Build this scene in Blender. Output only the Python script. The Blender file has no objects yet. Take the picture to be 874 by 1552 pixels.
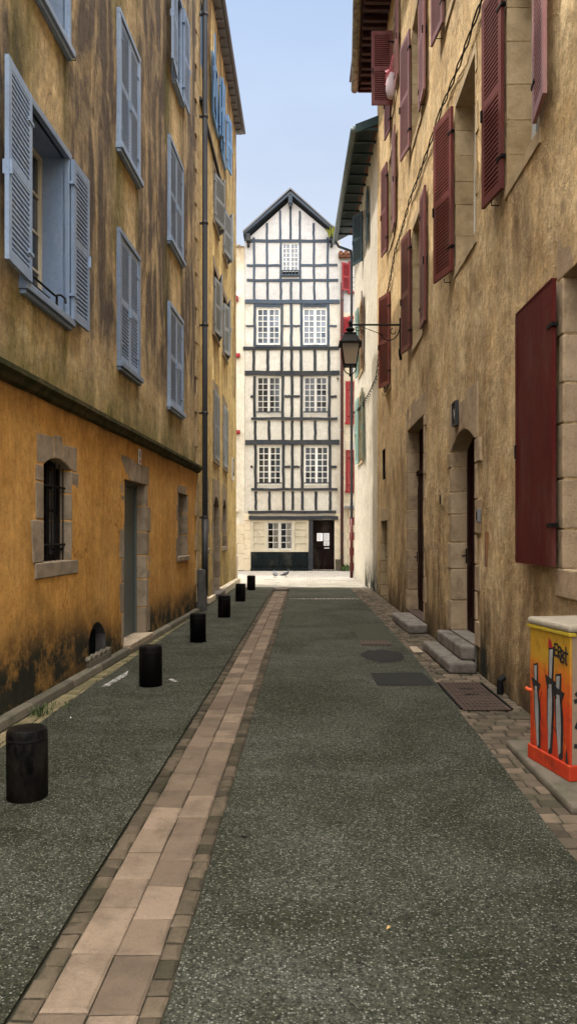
import bpy, bmesh, math, random
from mathutils import Matrix, Vector, noise
rnd = random.Random(7)
R = math.radians
scene = bpy.context.scene
COL = scene.collection

# ------------------------------------------------------------------ nodes
class NT:
    def __init__(s, name):
        s.m = bpy.data.materials.new(name); s.m.use_nodes = True
        s.t = s.m.node_tree; s.t.nodes.clear()
        s.out = s.n('ShaderNodeOutputMaterial'); s.tc = s.n('ShaderNodeTexCoord').outputs['Object']
    def n(s, ty, **kw):
        nd = s.t.nodes.new(ty)
        for k, v in kw.items(): setattr(nd, k, v)
        return nd
    def link(s, a, b): s.t.links.new(a, b)
    def setin(s, sock, v):
        if hasattr(v, 'is_output'): s.link(v, sock)
        elif isinstance(v, (tuple, list)) and len(v) == 3 and len(sock.default_value) == 4: sock.default_value = (*v, 1)
        else: sock.default_value = v
    def map(s, scale=(1, 1, 1), loc=(0, 0, 0), rot=(0, 0, 0), vec=None):
        nd = s.n('ShaderNodeMapping'); s.link(vec or s.tc, nd.inputs[0])
        nd.inputs['Scale'].default_value = scale; nd.inputs['Location'].default_value = loc
        nd.inputs['Rotation'].default_value = rot
        return nd.outputs[0]
    def noise(s, scale, detail=4, rough=.55, vec=None, dist=0):
        nd = s.n('ShaderNodeTexNoise'); s.link(vec or s.tc, nd.inputs['Vector'])
        nd.inputs['Scale'].default_value = scale; nd.inputs['Detail'].default_value = detail
        nd.inputs['Roughness'].default_value = rough; nd.inputs['Distortion'].default_value = dist
        return nd.outputs['Fac']
    def voro(s, scale, vec=None, feature='F1', out='Distance'):
        nd = s.n('ShaderNodeTexVoronoi', feature=feature); s.link(vec or s.tc, nd.inputs['Vector'])
        nd.inputs['Scale'].default_value = scale
        return nd.outputs[out]
    def ramp(s, fac, *stops):
        nd = s.n('ShaderNodeValToRGB'); s.link(fac, nd.inputs[0]); e = nd.color_ramp.elements
        for i, (p, c) in enumerate(stops):
            x = e[i] if i < 2 else e.new(p)
            x.position = p; x.color = (*c, 1) if isinstance(c, tuple) else (c, c, c, 1)
        return nd.outputs[0]
    def math(s, op, a, b=0, clamp=False):
        nd = s.n('ShaderNodeMath', operation=op, use_clamp=clamp); s.setin(nd.inputs[0], a); s.setin(nd.inputs[1], b)
        return nd.outputs[0]
    def mix(s, a, b, fac, mode='MIX'):
        nd = s.n('ShaderNodeMix', data_type='RGBA', blend_type=mode)
        s.setin(nd.inputs[0], fac); s.setin(nd.inputs[6], a); s.setin(nd.inputs[7], b)
        return nd.outputs[2]
    def attr(s, name):
        return s.n('ShaderNodeAttribute', attribute_name=name).outputs['Fac']
    def sep(s, vec=None):
        nd = s.n('ShaderNodeSeparateXYZ'); s.link(vec or s.tc, nd.inputs[0]); return nd.outputs
    def bump(s, h, strength=.4, dist=.02, prev=None):
        nd = s.n('ShaderNodeBump'); nd.inputs['Strength'].default_value = strength; nd.inputs['Distance'].default_value = dist
        s.link(h, nd.inputs['Height'])
        if prev: s.link(prev, nd.inputs['Normal'])
        return nd.outputs[0]
    def bsdf(s, col, rough=.8, spec=.3, metal=0, normal=None, **kw):
        nd = s.n('ShaderNodeBsdfPrincipled'); s.setin(nd.inputs['Base Color'], col); s.setin(nd.inputs['Roughness'], rough)
        s.setin(nd.inputs['Specular IOR Level'], spec); s.setin(nd.inputs['Metallic'], metal)
        if normal: s.link(normal, nd.inputs['Normal'])
        for k, v in kw.items(): s.setin(nd.inputs[k], v)
        s.link(nd.outputs[0], s.out.inputs[0]); return s.m

M = {}
def plaster(name, c1, c2, c3, streak=(.1, .06, .03), streak_amt=.5, moss=(.06, .06, .015), rough_b=.5, mottle=1.2, damp=(.02, .02, .012), sst=(2.2, 2.2, .16), bd=.04, con=.24):
    t = NT(name)
    big = t.noise(mottle, 5, .6, dist=.6)
    mid = t.noise(5, 6, .65, dist=.4)
    c = t.mix(c1, c2, t.ramp(big, (.35, 0.), (.65, 1.)))
    c = t.mix(c, c3, t.ramp(mid, (.5, 0.), (.72, .6)))
    st = t.noise(1.0, 6, .62, vec=t.map(sst), dist=.3)
    brk = t.ramp(t.noise(1.0, 6, .65, vec=t.map((1.7, 1.7, .5)), dist=1.2), (.34, .1), (.58, 1.))
    dk = t.math('ADD', t.math('MULTIPLY', t.math('MULTIPLY', t.attr('dark'), .92), brk), t.math('MULTIPLY', t.ramp(st, (.42, 0.), (.7, 1.)), streak_amt), True)
    c = t.mix(c, streak, dk)
    fst = t.noise(1.0, 5, .7, vec=t.map((7, 7, .35)))
    c = t.mix(c, streak, t.math('MULTIPLY', t.ramp(fst, (.52, 0.), (.72, .7)), streak_amt))
    mo = t.math('MULTIPLY', t.attr('moss'), t.ramp(t.noise(3, 6, .7, vec=t.map((2, 2, .5))), (.3, .45), (.55, 1.)))
    c = t.mix(c, moss, mo)
    da = t.math('MULTIPLY', t.attr('damp'), t.ramp(t.noise(2.2, 7, .75), (.34, 0.), (.52, 1.)))
    c = t.mix(c, damp, da)
    mt_ = t.ramp(t.noise(2.4, 7, .72, dist=.5), (.34, 1 - con), (.66, 1 + con)); c = t.mix(c, mt_, 1.0, 'MULTIPLY')
    mt_ = t.ramp(t.noise(11, 6, .75, vec=t.map((1, 1, .7))), (.38, 1 - con * 1.25), (.62, 1 + con * .9)); c = t.mix(c, mt_, 1.0, 'MULTIPLY')
    dn = t.n('ShaderNodeVectorMath', operation='MULTIPLY_ADD'); nn = t.n('ShaderNodeTexNoise'); t.link(t.tc, nn.inputs['Vector']); nn.inputs['Scale'].default_value = 2.2; nn.inputs['Detail'].default_value = 6
    t.link(nn.outputs['Color'], dn.inputs[0]); dn.inputs[1].default_value = (.9, .9, .9); t.link(t.tc, dn.inputs[2])
    ck = t.ramp(t.voro(.42, vec=dn.outputs[0], feature='DISTANCE_TO_EDGE'), (.0, 1.), (.006, 0.))
    c = t.mix(c, streak, t.math('MULTIPLY', ck, t.ramp(t.noise(.9, 3), (.48, 0.), (.58, .75))))
    sp = t.noise(42, 4, .7)
    c = t.mix(c, t.mix(c, (0, 0, 0), .5), t.ramp(sp, (.53, 0.), (.70, .75)))
    h = t.math('ADD', t.math('MULTIPLY', t.noise(9, 5, .6), .6), t.math('MULTIPLY', t.noise(60, 4, .7), .3))
    h = t.math('ADD', h, t.math('MULTIPLY', t.noise(2.2, 3, .5), .8))
    M[name] = t.bsdf(c, .92, .15, normal=t.bump(h, rough_b, bd)); return M[name]

plaster('plaster_weathered', (.50, .35, .165), (.58, .44, .24), (.66, .55, .36), (.095, .072, .054), .50, moss=(.080, .080, .004), sst=(2.4, 2.4, .22), con=.22)
plaster('plaster_orange', (.55, .28, .065), (.61, .34, .10), (.46, .205, .045), (.17, .075, .02), .30, con=.15, mottle=.8, rough_b=.25)
plaster('plaster_yellow', (.60, .43, .15), (.66, .51, .25), (.54, .40, .20), (.16, .09, .035), .45)
plaster('plaster_tan', (.60, .41, .195), (.70, .53, .30), (.45, .28, .115), (.17, .10, .045), .34, mottle=1.6, rough_b=.95, sst=(1.6, 1.6, .6), bd=.08, con=.2)
stone('stone_brown', (.25, .185, .12), (.35, .265, .18), (.09, .06, .035), .7) if 0 else None
plaster('plaster_cream', (.56, .52, .43), (.62, .575, .48), (.49, .44, .34), (.3, .22, .12), .16, rough_b=.35, con=.09)
plaster('plaster_white', (.43, .425, .42), (.47, .465, .46), (.39, .375, .355), (.42, .36, .28), .14, rough_b=.3, con=.07)
plaster('plaster_ivory', (.52, .50, .45), (.56, .54, .49), (.46, .42, .34), (.35, .27, .17), .18, rough_b=.4, con=.08)

def stone(name, a, b, dark=(.1, .085, .065), spots=.6):
    t = NT(name)
    c = t.mix(a, b, t.attr('rnd'))
    c = t.mix(c, dark, t.math('MULTIPLY', t.ramp(t.noise(4, 6, .7), (.45, 0.), (.75, 1.)), spots))
    c = t.mix(c, dark, t.ramp(t.noise(55, 4, .7), (.58, 0.), (.72, .6)))
    h = t.math('ADD', t.noise(14, 6, .7), t.math('MULTIPLY', t.noise(70, 3, .7), .5))
    M[name] = t.bsdf(c, .9, .2, normal=t.bump(h, .6, .02))
stone('stone_grey', (.25, .195, .135), (.36, .285, .205), (.09, .068, .045), .85)
stone('stone_brown', (.30, .215, .13), (.41, .305, .195), (.10, .066, .038), .75)
stone('stone_tan', (.38, .28, .155), (.46, .35, .21), (.13, .085, .04))
stone('stone_pale', (.55, .47, .34), (.63, .55, .42), (.25, .19, .11), .4)
stone('stone_pink', (.092, .067, .046), (.185, .137, .096), (.045, .034, .024), .8)
stone('sett_stone', (.042, .034, .023), (.135, .10, .07), (.05, .05, .028), .7)
stone('sett_dark', (.028, .023, .014), (.095, .072, .048), (.02, .02, .009), .8)
stone('sett_mossy', (.10, .085, .045), (.19, .15, .085), (.055, .06, .02), .9)
stone('step_stone', (.12, .105, .088), (.17, .148, .125), (.03, .027, .023), .95)
stone('kerb_stone', (.08, .068, .05), (.13, .11, .083), (.04, .045, .025), .9)
stone('stone_black', (.06, .058, .055), (.09, .085, .08), (.02, .02, .02), .8)
stone('light_paving', (.20, .185, .155), (.27, .25, .21), (.17, .155, .12), .5)

def paint(name, a, b, wear=.4, rough=.55, grain=True, spec=.35, scale=3.0):
    t = NT(name)
    rr = t.n('ShaderNodeObjectInfo').outputs['Random']
    off = t.n('ShaderNodeVectorMath', operation='ADD'); t.link(t.tc, off.inputs[0])
    cb = t.n('ShaderNodeCombineXYZ'); t.link(t.math('MULTIPLY', rr, 37.), cb.inputs[0]); t.link(t.math('MULTIPLY', rr, 11.), cb.inputs[2]); t.link(cb.outputs[0], off.inputs[1])
    v = off.outputs[0]
    n1 = t.noise(scale, 6, .7, vec=t.map((1, 1, .35), vec=v))
    c = t.mix(a, b, t.math('MULTIPLY', t.ramp(n1, (.4, 0.), (.68, 1.)), wear))
    c = t.mix(c, t.mix(c, (0, 0, 0), .35), t.ramp(t.noise(25, 4, .7, vec=v), (.5, 0.), (.75, .7)))
    vr = t.math('ADD', t.math('MULTIPLY', rr, .5), .74); cv = t.n('ShaderNodeCombineColor'); [t.link(vr, cv.inputs[q]) for q in range(3)]
    if grain: c = t.mix(c, cv.outputs[0], 1.0, 'MULTIPLY')
    c = t.mix(c, t.mix(c, (.1, .085, .065), .6), t.ramp(t.noise(1.6, 6, .75, vec=t.map((1, 1, .5), vec=v)), (.5, 0.), (.72, wear * .9)))
    h = t.noise(30, 4, .6, vec=t.map((1, 1, .08), vec=v))
    M[name] = t.bsdf(c, rough, spec, normal=t.bump(h, .25, .004))
paint('blue_paint', (.20, .28, .42), (.29, .36, .47), .7)
paint('blue_deep', (.05, .14, .33), (.08, .19, .4), .6)
paint('blue_bright', (.11, .22, .39), (.17, .29, .44), .6)
paint('grey_paint', (.29, .32, .34), (.2, .21, .21), .6)
paint('maroon_paint', (.115, .020, .018), (.17, .045, .036), .8, .5)
paint('maroon_plain', (.080, .0085, .007), (.115, .019, .014), .7, .65, spec=.12)
paint('maroon_sunlit', (.21, .085, .08), (.29, .15, .14), .8, .45)  # lit copy of the maroon: pale grazing-sun sheen put into the colour
paint('red_paint', (.30, .012, .02), (.22, .012, .016), .6, .5)
paint('teal_paint', (.20, .34, .30), (.27, .40, .36), .6)
paint('green_dark', (.012, .035, .04), (.03, .06, .06), .6)
paint('timber_blue', (.026, .046, .076), (.055, .056, .06), .6, .7, scale=5)
paint('timber_dark', (.011, .017, .025), (.045, .038, .034), .6, .75, scale=6)
paint('cream_wood', (.58, .52, .38), (.46, .4, .27), .5)
paint('shop_cream', (.52, .47, .36), (.40, .35, .26), .6)
paint('white_wood', (.60, .59, .56), (.5, .48, .42), .5)
paint('door_grey', (.11, .135, .13), (.085, .1, .1), .5, .45)
paint('door_dark', (.007, .004, .0035), (.014, .006, .005), .6, .7, spec=.06)
paint('door_maroon', (.014, .003, .003), (.022, .006, .005), .6, .7, spec=.06)
paint('shop_black', (.003, .006, .007), (.008, .012, .013), .6, .6, spec=.08)
paint('iron', (.004, .004, .0045), (.010, .009, .008), .3, .6, spec=.12)
paint('bollard_black', (.0025, .0025, .0028), (.007, .0065, .006), .6, .6, spec=.05)
paint('pipe_grey', (.075, .085, .105), (.05, .055, .065), .6, .5)
paint('pipe_dark', (.016, .018, .022), (.05, .045, .04), .5, .5)
paint('pipe_maroon', (.06, .015, .016), (.04, .012, .012), .5, .5)
paint('gutter_green', (.09, .12, .125), (.15, .19, .19), .6, .45)
paint('gutter_mottled', (.3, .26, .17), (.05, .03, .025), 1., .7, scale=9)
paint('rafter_red', (.05, .013, .012), (.03, .009, .009), .6, .7)
paint('soffit_grey', (.16, .165, .18), (.11, .11, .12), .6, .7)
paint('rust', (.055, .030, .019), (.03, .02, .015), .8, .75, scale=12)
paint('copper', (.2, .085, .03), (.13, .06, .025), .8, .6)
paint('paper', (.75, .76, .8), (.68, .69, .74), .5, .8)
paint('ink', (.01, .01, .01), (.02, .02, .02), .4, .7)
paint('sign_white', (.62, .6, .55), (.5, .47, .4), .6, .5)
paint('alarm_white', (.7, .7, .68), (.6, .6, .58), .4, .4)
paint('cabinet_beige', (.24, .175, .12), (.19, .135, .095), .6, .6)
paint('cabinet_lid', (.40, .35, .27), (.32, .27, .2), .6, .5)
paint('lid_yellow', (.5, .36, .03), (.42, .27, .03), .5, .5)
paint('knife_grey', (.28, .27, .26), (.13, .125, .12), .8, .6, scale=14)
paint('pink_plastic', (.75, .19, .22), (.65, .13, .17), .4, .4)
paint('pink_pale', (.62, .5, .52), (.5, .38, .42), .5, .5)
paint('curtain', (.68, .66, .62), (.45, .43, .4), .9, .9, scale=14)
paint('pigeon', (.05, .052, .06), (.09, .095, .11), .8, .7, scale=20)
paint('leaf_green', (.045, .085, .018), (.075, .11, .025), .8, .6)
paint('leaf_dry', (.3, .17, .06), (.4, .28, .12), .8, .7)
paint('frosted', (.50, .43, .33), (.42, .36, .27), .5, .3)
paint('plant_yellow', (.25, .26, .03), (.12, .17, .02), .9, .6)

def mk_glass():
    t = NT('dark_glass')
    c = t.mix((.012, .014, .017), (.055, .06, .07), t.attr('rnd'))
    M['glass'] = t.bsdf(c, .06, .6, normal=t.bump(t.noise(2.5, 2), .06, .02))
    t = NT('sky_glass')
    c = t.mix((.05, .065, .09), (.13, .16, .21), t.attr('rnd'))  # blue-grey base colour stands in for sky reflected in the panes
    M['glass_sky'] = t.bsdf(c, .05, .8, normal=t.bump(t.noise(2.5, 2), .05, .02))
    t = NT('clear_glass')
    tr = t.n('ShaderNodeBsdfTransparent'); gl = t.n('ShaderNodeBsdfGlossy'); gl.inputs['Roughness'].default_value = .03
    fr = t.n('ShaderNodeFresnel'); fr.inputs[0].default_value = 1.5
    mx = t.n('ShaderNodeMixShader'); t.link(fr.outputs[0], mx.inputs[0]); t.link(tr.outputs[0], mx.inputs[1]); t.link(gl.outputs[0], mx.inputs[2])
    t.link(mx.outputs[0], t.out.inputs[0]); M['clear_glass'] = t.m
    t = NT('lantern_glass')
    tr = t.n('ShaderNodeBsdfTransparent'); tr.inputs[0].default_value = (.8, .72, .58, 1)
    df = t.n('ShaderNodeBsdfTranslucent'); df.inputs[0].default_value = (.7, .58, .42, 1)
    gl = t.n('ShaderNodeBsdfPrincipled'); gl.inputs['Base Color'].default_value = (.45, .38, .29, 1); gl.inputs['Roughness'].default_value = .15
    m1 = t.n('ShaderNodeMixShader'); m1.inputs[0].default_value = .45; t.link(tr.outputs[0], m1.inputs[1]); t.link(df.outputs[0], m1.inputs[2])
    m2 = t.n('ShaderNodeMixShader'); m2.inputs[0].default_value = .45; t.link(m1.outputs[0], m2.inputs[1]); t.link(gl.outputs[0], m2.inputs[2])
    t.link(m2.outputs[0], t.out.inputs[0]); M['lantern_glass'] = t.m
mk_glass()

def mk_ground():
    t = NT('asphalt')
    big = t.noise(.75, 5, .65, dist=.6); mid = t.noise(3.0, 6, .72, dist=.4)
    X_, Y_, Z_ = t.sep()[:3]
    left = t.ramp(t.math('MULTIPLY', X_, -1.0), (.45, 0.), (1.0, 1.))
    c = t.mix((.020, .0225, .0105), (.050, .051, .036), t.ramp(big, (.38, 0.), (.60, 1.)))
    mf = t.math('ADD', t.math('MULTIPLY', left, .5), .32)
    mo = t.math('MULTIPLY', t.ramp(t.noise(1.5, 6, .75, dist=.7), (.46, 0.), (.60, 1.)), mf)
    c = t.mix(c, (.016, .019, .006), mo)
    w = t.noise(1.0, 6, .68, vec=t.map((.8, 1.1, 1), loc=(3.3, 1.7, 0)), dist=.8)
    c = t.mix(c, (.15, .145, .135), t.ramp(w, (.56, 0.), (.80, .5)))
    g1 = t.noise(100, 5, .85); g2 = t.noise(28, 4, .8)
    c = t.mix(c, t.ramp(g1, (.36, .12), (.66, 2.3)), 1.0, 'MULTIPLY')
    c = t.mix(c, t.ramp(g2, (.34, .7), (.66, 1.3)), 1.0, 'MULTIPLY')
    v = t.n('ShaderNodeTexVoronoi'); t.link(t.tc, v.inputs['Vector']); v.inputs['Scale'].default_value = 100
    sx = t.n('ShaderNodeSeparateColor'); t.link(v.outputs['Color'], sx.inputs[0])
    spk = t.math('MULTIPLY', t.ramp(sx.outputs[0], (.6, 0.), (.98, 1.)), t.ramp(v.outputs['Distance'], (.25, 1.), (.6, 0.)))
    c = t.mix(c, (.40, .39, .34), t.math('MULTIPLY', spk, .62))
    c = t.mix(c, (.004, .004, .003), t.ramp(sx.outputs[1], (.6, 0.), (.95, .7)))
    h = t.math('ADD', t.math('MULTIPLY', v.outputs['Distance'], -1.), g1)
    M['asphalt'] = t.bsdf(c, .9, .2, normal=t.bump(h, .9, .015))
    t = NT('tar_patch')
    c = t.mix((.010, .011, .010), (.03, .03, .027), t.noise(30, 5, .75))
    M['tar_patch'] = t.bsdf(c, .9, .1, normal=t.bump(t.noise(90, 3, .7), .6, .01))
    t = NT('green_patch')
    c = t.mix((.03, .034, .022), (.055, .055, .04), t.noise(30, 5, .75))
    M['green_patch'] = t.bsdf(c, .9, .1, normal=t.bump(t.noise(90, 3, .7), .6, .01))
    t = NT('joint_soil')
    c = t.mix((.018, .018, .011), (.045, .042, .028), t.noise(12, 5, .7))
    M['joint_soil'] = t.bsdf(c, .95, .1, normal=t.bump(t.noise(80, 3), .6, .01))
    t = NT('ground_soil')
    c = t.mix((.09, .085, .07), (.14, .13, .11), t.noise(2, 6, .7))
    M['ground_soil'] = t.bsdf(c, .95, .1)
    t = NT('cobbles_far')
    br = t.n('ShaderNodeTexBrick'); t.link(t.tc, br.inputs['Vector'])
    br.inputs['Scale'].default_value = 1; br.inputs['Brick Width'].default_value = .22; br.inputs['Row Height'].default_value = .14; br.inputs['Mortar Size'].default_value = .012
    br.inputs['Color1'].default_value = (.24, .22, .19, 1); br.inputs['Color2'].default_value = (.34, .31, .27, 1); br.inputs['Mortar'].default_value = (.1, .09, .075, 1)
    c = t.mix(br.outputs['Color'], (.12, .11, .09), t.ramp(t.noise(1.2, 5, .7), (.45, 0.), (.75, .8)))
    M['cobbles_far'] = t.bsdf(c, .9, .2, normal=t.bump(br.outputs['Fac'], -.4, .01))
    t = NT('scuff_paint')
    c = t.mix((.4, .39, .37), (.05, .05, .04), t.ramp(t.noise(9, 6, .8), (.40, 0.), (.58, 1.)))
    M['scuff_paint'] = t.bsdf(c, .8, .2)
    t = NT('roof_tile')
    wv = t.n('ShaderNodeTexWave'); t.link(t.tc, wv.inputs['Vector']); wv.inputs['Scale'].default_value = 4
    c = t.mix((.28, .12, .07), (.16, .08, .055), t.noise(3, 6, .7))
    M['roof_tile'] = t.bsdf(c, .9, .2, normal=t.bump(wv.outputs['Fac'], .8, .05))
    t = NT('slate')
    M['slate'] = t.bsdf(t.mix((.10, .105, .12), (.2, .2, .21), t.noise(6, 6, .7)), .8, .2)
    t = NT('cabinet_art')
    X, Y, Z = t.sep()[:3]
    g = t.math('ADD', Z, t.math('MULTIPLY', t.math('SUBTRACT', t.noise(3.5, 5, .7), .5), .7))
    c = t.ramp(g, (.12, (.36, .028, .008)), (.40, (.42, .045, .009)), (.60, (.44, .10, .012)), (.78, (.37, .20, .018)), (.98, (.36, .225, .022)))
    hx = t.noise(1, 3, .6, vec=t.map((90, 90, 6))); hz = t.noise(1, 3, .6, vec=t.map((6, 6, 90)))
    hatch = t.math('MULTIPLY', t.ramp(t.math('MAXIMUM', hx, hz), (.6, 0.), (.68, 1.)), t.ramp(t.noise(4, 3), (.45, 0.), (.6, 1.)))
    c = t.mix(c, (.5, .06, .01), t.math('MULTIPLY', hatch, .65))
    c = t.mix(c, (.6, .36, .03), t.ramp(t.noise(1, 5, .7, vec=t.map((40, 40, 4))), (.6, 0.), (.7, .45)))
    c = t.mix(c, (.05, .015, .008), t.ramp(t.noise(9, 6, .8), (.50, 0.), (.72, .75)))
    M['cabinet_art'] = t.bsdf(c, .55, .3)
    t = NT('cornice_moss')
    c = t.mix((.035, .038, .014), (.10, .075, .035), t.ramp(t.noise(6, 6, .7), (.4, 0.), (.7, 1.)))
    M['cornice_moss'] = t.bsdf(c, .95, .1, normal=t.bump(t.noise(40, 5, .7), .8, .02))
mk_ground()
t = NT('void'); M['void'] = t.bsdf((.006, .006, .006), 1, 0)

# ------------------------------------------------------------------ mesh builder
class MB:
    def __init__(s): s.v = []; s.f = []; s.mi = []; s.r = []
    def face(s, pts, mi=0, r=None):
        b = len(s.v); s.v += [tuple(p) for p in pts]; s.f.append(tuple(range(b, b + len(pts)))); s.mi.append(mi); s.r.append(rnd.random() if r is None else r)
    def solid(s, vs, fs, mi=0, r=None):
        r = rnd.random() if r is None else r
        b = len(s.v); s.v += [tuple(p) for p in vs]
        for f in fs: s.f.append(tuple(b + i for i in f)); s.mi.append(mi); s.r.append(r)
    def box(s, x0, x1, y0, y1, z0, z1, mi=0, r=None, mat=None):
        vs = [(x, y, z) for z in (z0, z1) for y in (y0, y1) for x in (x0, x1)]
        if mat: vs = [mat @ Vector(p) for p in vs]
        s.solid(vs, [(0, 2, 3, 1), (4, 5, 7, 6), (0, 1, 5, 4), (2, 6, 7, 3), (0, 4, 6, 2), (1, 3, 7, 5)], mi, r); return s
    def prism(s, poly, y0, y1, mi=0, r=None):      # poly in xz, counter-clockwise seen from -y
        n = len(poly); vs = [(x, y0, z) for x, z in poly] + [(x, y1, z) for x, z in poly]
        fs = [tuple(range(n)), tuple(range(2 * n - 1, n - 1, -1))] + [(i, i + n, (i + 1) % n + n, (i + 1) % n) for i in range(n)]
        s.solid(vs, fs, mi, r); return s
    def flat(s, poly, z0, z1, mi=0, r=None):       # poly in xy extruded in z
        n = len(poly); vs = [(x, y, z0) for x, y in poly] + [(x, y, z1) for x, y in poly]
        fs = [tuple(range(n - 1, -1, -1)), tuple(range(n, 2 * n))] + [(i, (i + 1) % n, (i + 1) % n + n, i + n) for i in range(n)]
        s.solid(vs, fs, mi, r); return s
    def tube(s, pts, rad, n=8, mi=0, cap=True):
        pts = [Vector(p) for p in pts]; rr = rad if isinstance(rad, (list, tuple)) else [rad] * len(pts)
        vs = []; prev = None
        for i, p in enumerate(pts):
            d = (pts[min(i + 1, len(pts) - 1)] - pts[max(i - 1, 0)]).normalized()
            if prev is None: a = d.orthogonal().normalized()
            else: a = (prev - d * prev.dot(d)).normalized()
            prev = a; b = d.cross(a)
            for k in range(n):
                an = 2 * math.pi * k / n; vs.append(p + (a * math.cos(an) + b * math.sin(an)) * rr[i])
        fs = []
        for i in range(len(pts) - 1):
            for k in range(n): fs.append((i * n + k, i * n + (k + 1) % n, (i + 1) * n + (k + 1) % n, (i + 1) * n + k))
        if cap: fs += [tuple(range(n - 1, -1, -1)), tuple(range((len(pts) - 1) * n, len(pts) * n))]
        s.solid(vs, fs, mi); return s
    def lathe(s, prof, c=(0, 0, 0), n=24, mi=0):
        vs = []; fs = []
        for r, z in prof:
            for k in range(n): a = 2 * math.pi * k / n; vs.append((c[0] + r * math.cos(a), c[1] + r * math.sin(a), c[2] + z))
        for i in range(len(prof) - 1):
            for k in range(n): fs.append((i * n + k, i * n + (k + 1) % n, (i + 1) * n + (k + 1) % n, (i + 1) * n + k))
        fs += [tuple(range(n - 1, -1, -1)), tuple(range((len(prof) - 1) * n, len(prof) * n))]
        s.solid(vs, fs, mi); return s
    def mesh(s, name, mats, smooth=False):
        me = bpy.data.meshes.new(name); me.from_pydata(s.v, [], s.f)
        for m in mats: me.materials.append(M[m])
        me.polygons.foreach_set('material_index', s.mi)
        a = me.attributes.new('rnd', 'FLOAT', 'FACE'); a.data.foreach_set('value', s.r)
        if smooth: me.polygons.foreach_set('use_smooth', [True] * len(s.f))
        me.update(); return me

def link(name, me, parent=None, loc=(0, 0, 0), rot=0, bevel=0, smooth_angle=None):
    o = bpy.data.objects.new(name, me); COL.objects.link(o)
    if parent: o.parent = parent
    o.location = loc; o.rotation_euler = (0, 0, rot) if not isinstance(rot, tuple) else rot
    if bevel:
        b = o.modifiers.new('bevel', 'BEVEL'); b.width = bevel; b.segments = 2; b.limit_method = 'ANGLE'; b.angle_limit = R(40)
    return o
def part(name, mb, mats, parent=None, loc=(0, 0, 0), rot=0, bevel=0, smooth=False):
    mats = [mats] if isinstance(mats, str) else mats
    return link(name, mb.mesh(name, mats, smooth), parent, loc, rot, bevel)
def tag(o, label, cat, group=None):
    o['label'] = label; o['category'] = cat
    if group: o['group'] = group
    return o
def struct(name, mb, mats, bevel=0):
    o = part(name, mb, mats, bevel=bevel); o['kind'] = 'structure'; return o
def empty(name, loc, rot=0):
    o = bpy.data.objects.new(name, None); COL.objects.link(o); o.location = loc; o.rotation_euler = (0, 0, rot); o.empty_display_size = .2; return o

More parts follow.
